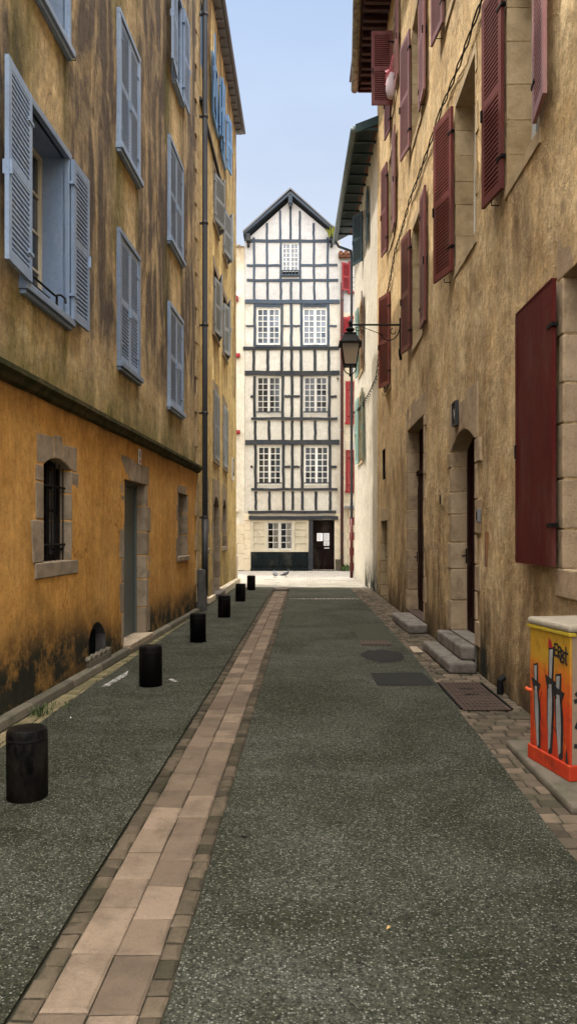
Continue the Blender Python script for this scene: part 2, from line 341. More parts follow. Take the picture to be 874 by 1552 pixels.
# ------------------------------------------------------------------ facades
# local frame of every facade: X to the right as seen from the street, Y into the building, Z up
def wav(x, z, seed, amp):
    return amp * (noise.noise(Vector((x * .9, z * .7, seed))) + .5 * noise.noise(Vector((x * 2.7, z * 2.3, seed + 9))))
def arch_pts(xa, xb, zs, zt, n=10):
    out = []
    for i in range(n + 1):
        u = i / n; x = xa + (xb - xa) * u; out.append((x, zs + (zt - zs) * (1 - (2 * u - 1) ** 2)))
    return out
def wall(b, x0, x1, z0, z1, ops, mats, seed=1, amp=.012, cell=.16, stain=None, name='wall', depth=.25):
    # ops: dict(xa, xb, za, zb, arch=rise, depth, rm=reveal material index)
    xs = {x0, x1}; zs = {z0, z1}
    for o in ops: xs |= {o['xa'], o['xb']}; zs |= {o['za'], o['zb']}
    def sub(vals):
        vals = sorted(vals); out = []
        for a, c in zip(vals, vals[1:]):
            n = max(1, round((c - a) / cell)); out += [a + (c - a) * i / n for i in range(n)]
        return out + [vals[-1]]
    X = sub(xs); Z = sub(zs); ny = len(Z)
    W = lambda x, z: wav(x, z, seed, amp)
    vs = [(x, W(x, z), z) for x in X for z in Z]; fs = []; mi = []
    for i in range(len(X) - 1):
        cx = (X[i] + X[i + 1]) / 2
        hit = [o for o in ops if o['xa'] < cx < o['xb']]
        for j in range(ny - 1):
            cz = (Z[j] + Z[j + 1]) / 2
            if any(o['za'] < cz < o['zb'] for o in hit): continue
            fs.append((i * ny + j, (i + 1) * ny + j, (i + 1) * ny + j + 1, i * ny + j + 1)); mi.append(0)
    def add(pts, m):
        k = len(vs); vs.extend(pts); fs.append(tuple(range(k, k + len(pts)))); mi.append(m)
    for o in ops:
        xa, xb, za, zb = o['xa'], o['xb'], o['za'], o['zb']; d = o.get('depth', depth); rm = o.get('rm', 0); rise = o.get('arch', 0)
        top = arch_pts(xa, xb, zb - rise, zb) if rise else [(xa, zb), (xb, zb)]
        if rise:
            for p, q in zip(top, top[1:]):
                add([(p[0], W(*p), p[1]), (q[0], W(*q), q[1]), (q[0], W(q[0], zb), zb + 1e-4), (p[0], W(p[0], zb), zb + 1e-4)], 0)
        loop = [(xa, za)] + top + [(xb, za)]
        for p, q in zip(loop, loop[1:] + loop[:1]):
            n = max(1, round(math.dist(p, q) / .3)) if not rise else 1
            for k in range(n):
                a = (p[0] + (q[0] - p[0]) * k / n, p[1] + (q[1] - p[1]) * k / n); c = (p[0] + (q[0] - p[0]) * (k + 1) / n, p[1] + (q[1] - p[1]) * (k + 1) / n)
                add([(a[0], W(*a), a[1]), (c[0], W(*c), c[1]), (c[0], d, c[1]), (a[0], d, a[1])], rm)
    me = bpy.data.meshes.new(name); me.from_pydata(vs, [], fs)
    for m in mats: me.materials.append(M[m])
    me.polygons.foreach_set('material_index', mi)
    me.attributes.new('rnd', 'FLOAT', 'FACE').data.foreach_set('value', [.5] * len(fs))
    keys = ('dark', 'moss', 'damp'); acc = {k: [] for k in keys}
    for x, y, z in vs:
        s = stain(x, z) if stain else {}
        for k in keys: acc[k].append(max(0., min(1., s.get(k, 0.))))
    for k in keys: me.attributes.new(k, 'FLOAT', 'POINT').data.foreach_set('value', acc[k])
    me.polygons.foreach_set('use_smooth', [m == 0 for m in mi]); me.update()
    return link(name, me, b)
def shell(b, x0, x1, z0, z1, depth, mats, name='side_wall'):   # ends and back of the house
    m = MB()
    m.face([(x0, 0, z0), (x0, 0, z1), (x0, depth, z1), (x0, depth, z0)]); m.face([(x1, 0, z0), (x1, depth, z0), (x1, depth, z1), (x1, 0, z1)])
    m.face([(x0, depth, z0), (x0, depth, z1), (x1, depth, z1), (x1, depth, z0)]); m.face([(x0, 0, z1), (x1, 0, z1), (x1, depth, z1), (x0, depth, z1)])
    return part(name, m, mats, b)

def jit(a): return rnd.uniform(-a, a)
def surround(b, xa, xb, za, zb, mat, depth=.22, jw=(.1, .26), lint=.25, sill=.14, rise=0, proud=.012, nl=3, sides='LR', j=.015, silld=.04, hh=(.28, .45)):
    xa += .006; xb -= .006; zb -= .006
    m = MB(); zs = zb - rise
    for sd in sides:
        z = za
        k = rnd.random() > .5
        while z < zs - .02:
            h = rnd.uniform(*hh); zt = z + h
            if zt > zs - .16: zt = zs
            w = (jw[1] if k else jw[0]) + jit(.03); k = not k
            g = .005
            if sd == 'L': poly = [(xa - w + jit(j), z + g), (xa, z + g), (xa, zt - g), (xa - w + jit(j), zt - g)]
            else: poly = [(xb, z + g), (xb + w + jit(j), z + g), (xb + w + jit(j), zt - g), (xb, zt - g)]
            m.prism(poly, -proud + jit(.003), depth); z = zt
    if lint:
        ex = jw[0] + .02; L = xa - ex; Rr = xb + ex
        cut = [L] + [xa + (xb - xa) * (i / nl) + jit(.03) for i in range(1, nl)] + [Rr]
        for p, q in zip(cut, cut[1:]):
            f = lambda x: zs if not rise or x <= xa or x >= xb else zs + rise * (1 - (2 * (x - xa) / (xb - xa) - 1) ** 2)
            n = 6 if rise else 1
            bot = [(p + (q - p) * i / n, f(p + (q - p) * i / n)) for i in range(n + 1)]
            bot = [(x + (.004 if i == 0 else -.004 if i == n else 0), z + .003) for i, (x, z) in enumerate(bot)]
            tj = jit(.04)
            m.prism(bot + [(q - .004, zs + rise + lint + tj), (p + .004, zs + rise + lint + tj + jit(.02))], -proud + jit(.003), depth)
    if sill:
        m.box(xa - jw[0] - .04, xb + jw[0] + .04, -silld, depth, za - sill, za + .005)
    return part('stone_surround', m, mat, b, bevel=.012)

_win = {}
def window(b, xa, xb, za, zb, y, mat, cols=2, rows=3, leaves=2, glass='glass', fw=.05, mw=.022, mid=.05, rise=0, name='window', bars=True):
    w = xb - xa; h = zb - za
    key = (round(w, 3), round(h, 3), mat, cols, rows, leaves, glass)
    if key not in _win:
        f = MB(); t = .05
        f.box(0, fw, 0, t, 0, h); f.box(w - fw, w, 0, t, 0, h); f.box(fw, w - fw, 0, t, 0, fw * 1.4); f.box(fw, w - fw, 0, t, h - fw, h)
        lw = (w - 2 * fw) / leaves; p = MB()
        for l in range(leaves):
            x0 = fw + l * lw; x1 = x0 + lw
            if l > 0: f.box(x0 - mid / 2 - .01, x0 + mid / 2 + .01, -.012, t - .01, fw * 1.4, h - fw)
            ix0 = x0 + (mid / 2 + .01 if l > 0 else 0); ix1 = x1 - (mid / 2 + .01 if l < leaves - 1 else 0)
            for c in range(1, cols): xx = ix0 + (ix1 - ix0) * c / cols; f.box(xx - mw / 2, xx + mw / 2, .006, t - .016, fw * 1.4, h - fw)
            for r_ in range(1, rows): zz = fw + (h - 2 * fw) * r_ / rows; f.box(ix0, ix1, .009, t - .019, zz - mw / 2, zz + mw / 2)
            for c in range(cols):
                for r_ in range(rows):
                    a = ix0 + (ix1 - ix0) * c / cols; d = ix0 + (ix1 - ix0) * (c + 1) / cols; e = fw + (h - 2 * fw) * r_ / rows; g = fw + (h - 2 * fw) * (r_ + 1) / rows
                    tl = [jit(.003) for _ in range(2)]
                    p.face([(a, .028 + tl[0], e), (d, .028 + tl[1], e), (d, .028 + tl[1], g), (a, .028 + tl[0], g)], 0, rnd.random() ** 2)
        _win[key] = (f.mesh(name, [mat]), p.mesh('pane', [glass]))
    fm, pm = _win[key]
    o = link(name, fm, b, (xa, y, za)); link('pane', pm, o); return o

_sh = {}
def leaf_mesh(w, h, mat, kind, flip):
    key = (round(w, 3), round(h, 3), mat, kind, flip)
    if key in _sh: return _sh[key]
    m = MB(); t = .036; st = min(.07, w * .14); hw = MB()
    sg = -1 if flip else 1
    def bx(x0, x1, y0, y1, z0, z1):
        a, c = sorted((x0 * sg, x1 * sg)); m.box(a, c, y0, y1, z0, z1)
    sl_ = -1 if kind == 'louvre_closed' else 1
    if kind == 'plain':
        n = 4
        for i in range(n): bx(w * i / n + .002, w * (i + 1) / n - .002, 0, t, 0, h)
        bx(.06, w - .06, -.02, -.001, h * .12, h * .12 + .09); bx(.06, w - .06, -.02, -.001, h * .86, h * .86 + .09)
        bx(0, w, -.006, t + .004, h + .0005, h + .02)
        bx(w - .05, w - .001, t + .001, t + .007, 0.01, h - .01)
    else:
        bx(0, st, 0, t, 0, h); bx(w - st, w, 0, t, 0, h)
        rails = [(0, .1), (h * .47, h * .47 + .09), (h - .08, h)]
        for a, c in rails: bx(st, w - st, .002, t - .002, a, c)
        cols = [(st, w - st)]
        if w > .9: bx(w / 2 - st / 2, w / 2 + st / 2, .001, t - .001, 0, h); cols = [(st, w / 2 - st / 2), (w / 2 + st / 2, w - st)]
        for (a, c), (a2, c2) in zip(rails, rails[1:]):
            n = max(3, round((a2 - c) / .047)); dz = (a2 - c) / n
            for i in range(n):
                z = c + dz * i
                for x0, x1 in cols:
                    xa, xb = sorted((x0 * sg, x1 * sg))
                    e0, e1 = (0, dz * .42) if sl_ > 0 else (dz * .5, 0); th = .02 if sl_ > 0 else .014
                    vs = [(xa, .002, z + e0), (xb, .002, z + e0), (xb, t - .002, z + e1), (xa, t - .002, z + e1), (xa, .002, z + e0 + th), (xb, .002, z + e0 + th), (xb, t - .002, z + e1 + th), (xa, t - .002, z + e1 + th)]
                    m.solid(vs, [(3, 2, 1, 0), (4, 5, 6, 7), (0, 1, 5, 4), (2, 3, 7, 6)])
    hm = 'iron' if kind == 'plain' or mat.startswith('mar') else mat
    hs = []
    for z in (h * .14, h * .84):
        hw = MB(); a, c = sorted((-.03 * sg, .1 * sg)); hw.box(a, c, -.008, t + .008, z, z + .03); hs.append(('hinge', hw.mesh('hinge', [hm])))
    hw = MB(); a, c = sorted(((w - .035) * sg, (w - .012) * sg)); hw.box(a, c, -.022, t + .02, h * .42, h * .42 + .12); hs.append(('latch', hw.mesh('latch', [hm])))
    _sh[key] = (m.mesh('shutter', [mat]), hs); return _sh[key]
def shutter(b, side, xh, z0, w, h, open_, mat, kind='louvre', y=-.03):
    # side 'L': hinged on the opening's left edge; open_ in degrees, 0 closed, 180 flat on the wall
    if kind == 'louvre' and open_ < 60: kind = 'louvre_closed'
    me, hw = leaf_mesh(w, h, mat, kind, side == 'R')
    rot = -R(open_) if side == 'L' else R(open_)
    # keep the leaf clear of the wall when folded right back
    o = link('shutter', me, b, (xh, y - .02 if open_ < 90 else y, z0), rot); 
    for n_, h_ in hw: link(n_, h_, o)
    return o

def house(name, loc, rot, label, cat='house'):
    return tag(empty(name, loc, rot), label, cat)

# ================================================================== SETTING: ground
def sheet(m, poly, z, mi=0): m.face([(x, y, z) for x, y in poly], mi)
m = MB(); sheet(m, [(-150, -60), (150, -60), (150, 240), (-150, 240)], -.06); struct('ground', m, 'ground_soil')
XL = lambda Z: -2.755 + .028 * Z if Z < 16.1 else -2.32      # left wall line
m = MB(); sheet(m, [(-3.2, -4), (2.6, -4), (2.6, 27.6), (-3.2, 27.6)], -.016); struct('pavement_bed', m, 'joint_soil')

def edge(f, z0, z1, st=.25): 
    n = int((z1 - z0) / st); return [(f(z0 + (z1 - z0) * i / n), z0 + (z1 - z0) * i / n) for i in range(n + 1)]
def strip(m, fl, fr, y0, y1, z, n=90):
    for i in range(n):
        a = y0 + (y1 - y0) * i / n; c = y0 + (y1 - y0) * (i + 1) / n
        m.face([(fl(a), a, z), (fr(a), a, z), (fr(c), c, z), (fl(c), c, z)])
nz = lambda y, s, a: a * noise.noise(Vector((y * 1.3, s, 0))) + a * .6 * noise.noise(Vector((y * 5, s, 3)))
gx = lambda y: -.985 - .0012 * y      # left edge of gutter
gw = .515
ELx = lambda y: gx(y) - .004 + nz(y, 1, .008)
ERx = lambda y: gx(y) + gw + .004 + nz(y, 2, .008)
def rx(y):
    P = [(-4, 1.28), (3.7, 1.31), (6.2, 1.37), (9.3, 1.41), (15, 1.39), (19.5, 1.33), (23.4, 1.30), (40, 1.3)]
    for (a, u), (c, w) in zip(P, P[1:]):
        if a <= y <= c: return u + (w - u) * (y - a) / (c - a)
RXx = lambda y: rx(y) + nz(y, 5, .018)
LXx = lambda y: (-2.33 + .008 * y if y < 14 else -2.218 + .0 * y) + nz(y, 8, .02)
m = MB(); strip(m, LXx, ELx, -4, 23.2, .006); strip(m, ERx, RXx, -4, 23.0, .006); struct('road', m, 'asphalt')

def slab(m, x0, x1, y0, y1, zt, bev=.008, mi=0, r=None, jt=.003):
    q = [(x0 + jit(jt), y0 + jit(jt)), (x1 + jit(jt), y0 + jit(jt)), (x1 + jit(jt), y1 + jit(jt)), (x0 + jit(jt), y1 + jit(jt))]
    cx = (x0 + x1) / 2; cy = (y0 + y1) / 2; tz = [zt + jit(.004) for _ in q]
    vs = [(x, y, zt - .03) for x, y in q] + [(x, y, zt - bev * .7) for x, y in q]
    vs += [(x + (bev if x < cx else -bev), y + (bev if y < cy else -bev), z) for (x, y), z in zip(q, tz)]
    fs = [(0, 1, 5, 4), (1, 2, 6, 5), (2, 3, 7, 6), (3, 0, 4, 7), (4, 5, 9, 8), (5, 6, 10, 9), (6, 7, 11, 10), (7, 4, 8, 11), (8, 9, 10, 11)]
    m.solid(vs, fs, mi, r)
m = MB()
for k in range(2):
    y = -3 + k * .17
    while y < 22.9:
        L = rnd.choice([.27, .3, .33, .36]); x0 = gx(y) + .088 + k * .172
        slab(m, x0, x0 + .167, y, y + L - .009, .001, .009); y += L
for k in range(2):
    y = -3
    while y < 22.9:
        L = rnd.uniform(.085, .125); x0 = gx(y) + (.004 if k == 0 else .43)
        slab(m, x0 + jit(.004), x0 + .077 + jit(.005), y, y + L - .012, .0 + jit(.003), .013, 1, jt=.005); y += L
struct('gutter_paving', m, ['stone_pink', 'sett_dark'])
# right-hand pavement of small setts, rows across
m = MB(); y = -2
while y < 23.2:
    d = rnd.uniform(.105, .135); x = rx(y) - .04; end = 2.1 - .006 * y
    x -= rnd.uniform(0, .07)
    while x < end:
        w = rnd.uniform(.13, .21)
        slab(m, x, x + w - .011, y, y + d - .011, -.002 + jit(.004), .012, jt=.006); x += w
    y += d
struct('pavement', m, 'sett_stone')
# left-hand mossy band along the wall
m = MB(); y = -2
while y < 24.5:
    d = rnd.uniform(.11, .16); x = XL(y) + .08
    while x < LXx(y) + .05:
        w = rnd.uniform(.13, .19); slab(m, x, x + w - .012, y, y + d - .012, -.002 + jit(.004), .014, jt=.007); x += w
    y += d
struct('side_pavement', m, 'sett_mossy')
# square at the end
m = MB(); y = 23.2
for i in range(16):
    d = .28; x = -2.6 + rnd.uniform(0, .3)
    while x < 2.1:
        w = rnd.uniform(.4, .6); slab(m, x, x + w - .008, y, y + d - .008, .004, .004); x += w
    y += d
struct('crossing_paving', m, 'light_paving')
m = MB(); sheet(m, [(-30, 27.7), (30, 27.7), (30, 34.3), (-30, 34.3)], -.004); sheet(m, [(-30, 25.2), (-2.7, 25.2), (-2.7, 27.7), (-30, 27.7)], -.004)
struct('square', m, 'cobbles_far')
# kerb along the left wall
m = MB(); y = 2
while y < 15.7:
    L = rnd.uniform(.8, 1.2); e = min(15.75, y + L)
    if not (9.9 < (y + e) / 2 < 10.1):
        a = XL(y); c = XL(e)
        m.solid([(a, y + .004, 0), (a + .11, y + .004, 0), (c + .11, e - .004, 0), (c, e - .004, 0), (a, y + .004, .085), (a + .095, y + .004, .08), (c + .095, e - .004, .08), (c, e - .004, .085)],
                [(0, 3, 2, 1), (4, 5, 6, 7), (0, 1, 5, 4), (1, 2, 6, 5), (2, 3, 7, 6), (3, 0, 4, 7)])
    y = e
struct('kerb', m, 'kerb_stone', bevel=.012)
# patches and a line of setts in the road
m = MB(); sheet(m, [(.74, 8.02), (1.37, 8.05), (1.33, 8.78), (.73, 8.75)], .0105); struct('road_patch', m, 'tar_patch')
m = MB(); sheet(m, [(1.0 + (.27 + jit(.03)) * math.cos(a * math.pi / 10), 10.02 + (.5 + jit(.05)) * math.sin(a * math.pi / 10)) for a in range(20)], .0105); struct('road_patch', m, 'tar_patch')
m = MB(); sheet(m, [(.78, 11.45), (1.36, 11.45), (1.34, 13.6), (.78, 13.6)], .0105); struct('road_patch', m, 'green_patch')
m = MB()
for i in range(17): slab(m, -.44 + i * .103, -.345 + i * .103, 18.9 + jit(.02), 19.03, .012, .012)
struct('sett_line', m, 'light_paving')
m = MB(); sheet(m, [(-2.16, 7.95), (-2.08, 8.0), (-2.04, 8.6), (-2.09, 8.9), (-2.12, 8.5)], .011); sheet(m, [(-1.52, 8.35), (-1.42, 8.2), (-1.40, 8.25), (-1.5, 8.42)], .011); struct('paint_scuff', m, 'scuff_paint')
m = MB(); sheet(m, [(1.44, 10.3), (1.58, 10.3), (1.56, 10.85), (1.46, 10.85)], .0105); struct('cement_patch', m, 'stone_grey')

# ================================================================== LEFT WEATHERED HOUSE
Z1s = 1.0
a1 = math.atan2(1, .028)
B1 = house('weathered_house', (XL(Z1s), Z1s, 0), a1, 'tall left house with streaked brown upper walls, orange ground floor and pale blue shutters')
X = lambda Z: (Z - Z1s)
H1 = 14.35; XE = X(16.05)
cols = [(6.85, 7.96), (9.97, 10.93), (13.1, 14.2)]
rows = [(3.87, 5.55), (6.72, 8.42), (9.68, 11.4)]
up = [dict(xa=X(a), xb=X(c), za=z0, zb=z1, depth=.28, rm=1) for a, c in cols for z0, z1 in rows[:2]]
up += [dict(xa=X(a), xb=X(c), za=rows[2][0], zb=rows[2][1], depth=.28, rm=1) for a, c in cols[:2]]
up += [dict(xa=X(13.45), xb=X(14.1), za=9.68, zb=11.4, depth=.28, rm=1)]
up += [dict(xa=X(a), xb=X(c), za=z0, zb=z1, depth=.28, rm=1) for a, c in [(4.0, 5.2)] for z0, z1 in rows]
def st1(x, z):
    Z = x + Z1s; n = noise.noise(Vector((x * .8, z * .35, 2)))
    incol = 0
    for a, c in cols:
        e = min(Z - a, c - Z); incol = max(incol, min(1, max(0, (e + .15) / .3)))
    top = min(1, max(0, (z - 3.5) / 1.6))
    dark = (1.1 * (1 - incol) + .12) * top + .55 * n
    if z < 3.9: dark *= .5
    moss = 0
    for a, c in cols:
        for (z0, z1) in rows:
            for xe in (a - .05, c + .04):
                d = abs(Z - xe + .05 * noise.noise(Vector((z * 1.5, xe, 1))))
                if z < z0 and z > z0 - 1.7: moss = max(moss, (1 - d / .13) * (1 - (z0 - z) / 1.9))
            if a < Z < c and z0 - .9 < z < z0: moss = max(moss, .55 * (1 - (z0 - z) / .9) * (.5 + noise.noise(Vector((x * 3, z * .8, 7)))))
            if a - .3 < Z < a + .35 and z < z0 - .0 and z > z0 - 1.5: moss = max(moss, .5 + .5 * noise.noise(Vector((x * 2, z * .6, 17))))
    if z < 3.75: moss = max(moss, (3.75 - z) / .75 * (.8 + .6 * noise.noise(Vector((x * 1.8, z, 4)))))
    return dict(dark=dark, moss=moss)
wall(B1, 0, XE, 3.0, H1, up, ['plaster_weathered', 'blue_paint'], 1, .012, .13, st1)
go = [dict(xa=X(7.35), xb=X(8.15), za=1.33, zb=2.38, arch=.09, depth=.15), dict(xa=X(10.25), xb=X(11.5), za=.12, zb=2.36, depth=.2), dict(xa=X(13.95), xb=X(14.85), za=1.2, zb=2.38, depth=.22),
      dict(xa=X(8.75), xb=X(9.4), za=.16, zb=.56, arch=.18, depth=.3, rm=1)]
def st1g(x, z):
    n = noise.noise(Vector((x * .9, z * .9, 5))); Z = x + Z1s
    near = max(0, 1 - abs(Z - 7.2) / 2.4) * .35
    damp = max(0, 1 - z / (.55 + near * 1.3 + .3 * n)) * 1.9
    if 8.3 < Z < 9.9: damp = max(damp, 1.3 - abs(Z - 9.05) * 1.2 - z * 1.1)
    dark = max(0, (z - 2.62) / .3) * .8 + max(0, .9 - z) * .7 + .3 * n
    return dict(dark=dark, damp=damp, moss=max(0, (.55 - z)) * .8)
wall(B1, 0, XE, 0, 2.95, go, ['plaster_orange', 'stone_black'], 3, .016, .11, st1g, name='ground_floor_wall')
shell(B1, 0, XE, 0, H1 - .02, 7, 'plaster_weathered')
m = MB(); prof = [(0.02, 2.9), (-.05, 2.93), (-.07, 2.97), (-.11, 3.0), (-.11, 3.045), (-.03, 3.075), (.02, 3.08)]
n = 60
for i in range(n):
    xa = XE * i / n; xb = XE * (i + 1) / n; ja = wav(xa, 3, 4, .012); jb = wav(xb, 3, 4, .012)
    for (p, z), (q, w) in zip(prof, prof[1:]): m.face([(xa, p + ja, z + ja), (xb, p + jb, z + jb), (xb, q + jb, w + jb), (xa, q + ja, w + ja)])
m.face([(XE, p, z) for p, z in prof])
part('cornice', m, 'cornice_moss', B1)
m = MB(); z = .2; k = 0
while z < H1 - .3:
    h = .36; w = .34 if k % 2 else .2
    if not (2.7 < z < 3.0): m.box(XE - w, XE + .02, -.022, .02, z, z + h - .012)
    z += h; k += 1
part('quoin', m, 'stone_tan', B1, bevel=.01)
def blue_window(b, xa, xb, z0, z1, mat='blue_paint', state='closed', w=None, glass=True):
    f = MB(); e = .07
    f.box(xa - e, xa, -.045, .03, z0, z1); f.box(xb, xb + e, -.045, .03, z0, z1)
    f.box(xa - e, xb + e, -.05, .03, z1, z1 + e); f.box(xa - e - .02, xb + e + .02, -.085, .06, z0 - .07, z0); f.box(xa - e, xb + e, -.055, .0, z0 - .11, z0 - .07)
    part('window_frame', f, mat, b, bevel=.006)
    window(b, xa + .005, xb - .005, z0 + .01, z1 - .005, .24, 'cream_wood', 2, 4, 2)
    w = w or (xb - xa) / 2 - .004
    if state == 'closed':
        shutter(b, 'L', xa + .002, z0 + .012, w, z1 - z0 - .02, 0, mat, y=-.012); shutter(b, 'R', xb - .002, z0 + .012, w, z1 - z0 - .02, 0, mat, y=-.012)
    elif state == 'open':
        shutter(b, 'L', xa - .02, z0 + .0, w, z1 - z0, 176, mat, y=-.062); shutter(b, 'R', xb + .02, z0 + .0, w * .82, z1 - z0, 179, mat, y=-.055)
for ci, (a, c) in enumerate(cols):
    for ri, (z0, z1) in enumerate(rows):
        if ci == 2 and ri == 2: blue_window(B1, X(13.45), X(14.1), z0, z1, 'blue_paint', 'open', .58)
        elif ci == 0 and ri == 0: blue_window(B1, X(a), X(c), z0, z1, state='open', w=.6)
        elif ci == 0: blue_window(B1, X(a), X(c), z0, z1, state='none')
        else: blue_window(B1, X(a), X(c), z0, z1)
for z0, z1 in rows: blue_window(B1, X(4.0), X(5.2), z0, z1)
m = MB(); xa, xb = X(6.85), X(7.96)
m.tube([(xa + .02, -.02, 4.0), (xb - .35, -.02, 4.0), (xb - .28, -.05, 4.03), (xb - .25, -.09, 4.0), (xb - .27, -.1, 3.95)], .012, 6); m.tube([(xa + .02, -.02, 3.93), (xb - .5, -.02, 3.93)], .008, 6)
m.tube([(xb - .3, -.02, 4.01), (xb - .3, -.02, 3.88)], .012, 6)
part('guard_bar', m, 'iron', B1)
for (a, c), z0 in ((cols[0], rows[1][0]), (cols[1], rows[1][0]), (cols[1], rows[0][0]), (cols[2], rows[1][0])):
    m = MB(); xx = X(c) + .16; m.tube([(xx, 0, z0 - .04), (xx, -.06, z0 - .04), (xx, -.06, z0)], .005, 5); part('shutter_stay', m, 'iron', B1)
# ground floor openings
surround(B1, X(7.35), X(8.15), 1.33, 2.38, 'stone_grey', .15, (.17, .25), .22, .15, .09, .004, 3, j=.03, silld=.012)
m = MB()
for i in range(7): x = X(7.35) + .8 * (i + .5) / 7; m.tube([(x, .07, 1.33), (x, .07, 2.35)], .006, 6)
m.tube([(X(7.35), .07, 1.5), (X(8.15), .07, 1.5)], .012, 6); m.tube([(X(7.35), .07, 2.1), (X(8.15), .07, 2.1)], .012, 6); m.tube([(X(7.9), .1, 1.45), (X(8.14), .1, 1.45)], .018, 6); m.tube([(X(8.0), .1, 1.41), (X(8.0), .1, 1.49)], .016, 6)
part('window_grille', m, 'iron', B1)
window(B1, X(7.35), X(8.15), 1.33, 2.38, .12, 'door_dark', 1, 2, 2)
surround(B1, X(10.25), X(11.5), .12, 2.36, 'stone_grey', .2, (.14, .24), .3, 0, 0, .005, 4, j=.03)
def door(b, xa, xb, z0, z1, y, mat, kind='plank', handle_left=True, transom=0, hm='iron'):
    m = MB(); w = xb - xa
    if kind == 'flat':
        m.box(xa, xb, y, y + .05, z0, z1); m.box(xa, xa + .05, y - .03, y - .001, z0, z1); m.box(xb - .05, xb, y - .03, y - .001, z0, z1); m.box(xa + .05, xb - .05, y - .03, y - .001, z1 - .05, z1)
    elif kind == 'panel':
        m.box(xa, xb, y, y + .05, z0, z1)
        n = 2 if w < 1.1 else 4
        for i in range(n):
            x0 = xa + w * i / n + .07; x1 = xa + w * (i + 1) / n - .07
            for za, zb in ((.08, .36), (.42, .92)):
                za = z0 + (z1 - z0) * za; zb = z0 + (z1 - z0) * zb
                m.box(x0, x1, y - .016, y - .001, za, zb); m.box(x0 + .05, x1 - .05, y - .03, y - .0165, za + .05, zb - .05)
        m.box(xa + w / 2 - .03, xa + w / 2 + .03, y - .035, y - .0005, z0, z1)
    o = part('door', m, mat, b, bevel=.006)
    h = MB(); hx = xa + .12 if handle_left else xb - .12; hz = z0 + 1.02
    h.box(hx - .02, hx + .02, y - .045, y - .031, hz - .1, hz + .1); h.tube([(hx, y - .03, hz), (hx, y - .09, hz), (hx + (.12 if handle_left else -.12), y - .095, hz)], .011, 6)
    part('handle', h, hm, o); return o
door(B1, X(10.25), X(11.5), .12, 2.36, .17, 'door_grey', 'flat')
m = MB(); m.box(X(10.2), X(11.55), -.1, .19, .0, .128); part('threshold', m, 'stone_grey', B1, bevel=.015)
surround(B1, X(13.95), X(14.85), 1.2, 2.38, 'stone_grey', .22, (.05, .12), .16, .09, 0, .01, 2)
window(B1, X(13.95), X(14.85), 1.2, 2.38, .2, 'door_dark', 1, 2, 2)
m = MB(); xa, xb = X(8.75), X(9.4); m.box(xa - .1, xb + .1, -.05, .28, .04, .16)
for i in range(5): x = xa - .06 + i * .19; m.prism([(x + .08 * math.cos(k * math.pi / 6), .16 + .05 * math.sin(k * math.pi / 6)) for k in range(7)], -.05, .02)
part('vent_sill', m, 'kerb_stone', B1, bevel=.01)
m = MB(); m.box(xa, xb, .24, .27, .16, .56)
for i in range(6): x = xa + (xb - xa) * (i + .5) / 6; m.tube([(x, .12, .16), (x, .12, .54)], .012, 6)
part('cellar_vent', m, 'void', B1)
m = MB(); m.prism([(-.3, H1), (XE + .05, H1), (XE + .05, H1 + .08), (-.3, H1 + .08)], -.32, 3.5); m.solid([(-.3, -.32, H1 + .08), (XE, -.32, H1 + .08), (XE, 3.5, H1 + 1.5), (-.3, 3.5, H1 + 1.5), (-.3, 7.2, H1 + .1), (XE, 7.2, H1 + .1)], [(0, 1, 2, 3), (3, 2, 5, 4)])
part('roof', m, 'roof_tile', B1)

# ================================================================== LEFT YELLOW HOUSE
Z2s = 16.1
B2 = house('yellow_house', (-2.32, Z2s, 0), R(90), 'yellow ochre left house with grey louvred shutters, bright blue top floor and low arched openings')
X = lambda Z: Z - Z2s
H2 = 14.8; XE = X(24.9)
wc = [(18.75, 19.95), (20.85, 22.05)]
r2 = [(3.5, 5.25), (6.65, 8.3), (9.42, 10.8)]
ops = [dict(xa=X(a) + .1, xb=X(c) - .1, za=z0, zb=z1, depth=.2, arch=.1 if i == 0 else 0) for a, c in wc for i, (z0, z1) in enumerate(r2)]
tops = [(18.55, 19.45), (20.3, 21.2)]
ops += [dict(xa=X(a), xb=X(c), za=11.9, zb=13.35, depth=.15, rm=1) for a, c in tops]
ops += [dict(xa=X(16.55), xb=X(16.95), za=11.9, zb=13.35, depth=.15, rm=1)]
ops += [dict(xa=X(16.95), xb=X(17.75), za=1.28, zb=2.6, arch=.25, depth=.25), dict(xa=X(18.85), xb=X(20.0), za=.14, zb=2.58, arch=.25, depth=.28), dict(xa=X(20.85), xb=X(21.75), za=1.28, zb=2.6, arch=.25, depth=.25), dict(xa=X(17.1), xb=X(17.6), za=.18, zb=.62, arch=.2, depth=.2)]
def st2(x, z):
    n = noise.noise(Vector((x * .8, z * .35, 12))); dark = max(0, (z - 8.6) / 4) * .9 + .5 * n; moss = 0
    for a, c in wc:
        if X(a) - .1 < x < X(c) + .1:
            for z0, z1 in r2:
                if z0 - 1.2 < z < z0: dark = max(dark, .9 * (1 - (z0 - z) / 1.2) + .4 * noise.noise(Vector((x * 5, z, 3))))
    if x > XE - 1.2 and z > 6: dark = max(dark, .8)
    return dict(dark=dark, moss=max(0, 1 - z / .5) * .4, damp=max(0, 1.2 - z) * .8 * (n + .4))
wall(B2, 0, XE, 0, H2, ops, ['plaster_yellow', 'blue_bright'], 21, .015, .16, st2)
shell(B2, 0, XE, 0, H2 - .02, 8, 'plaster_yellow')
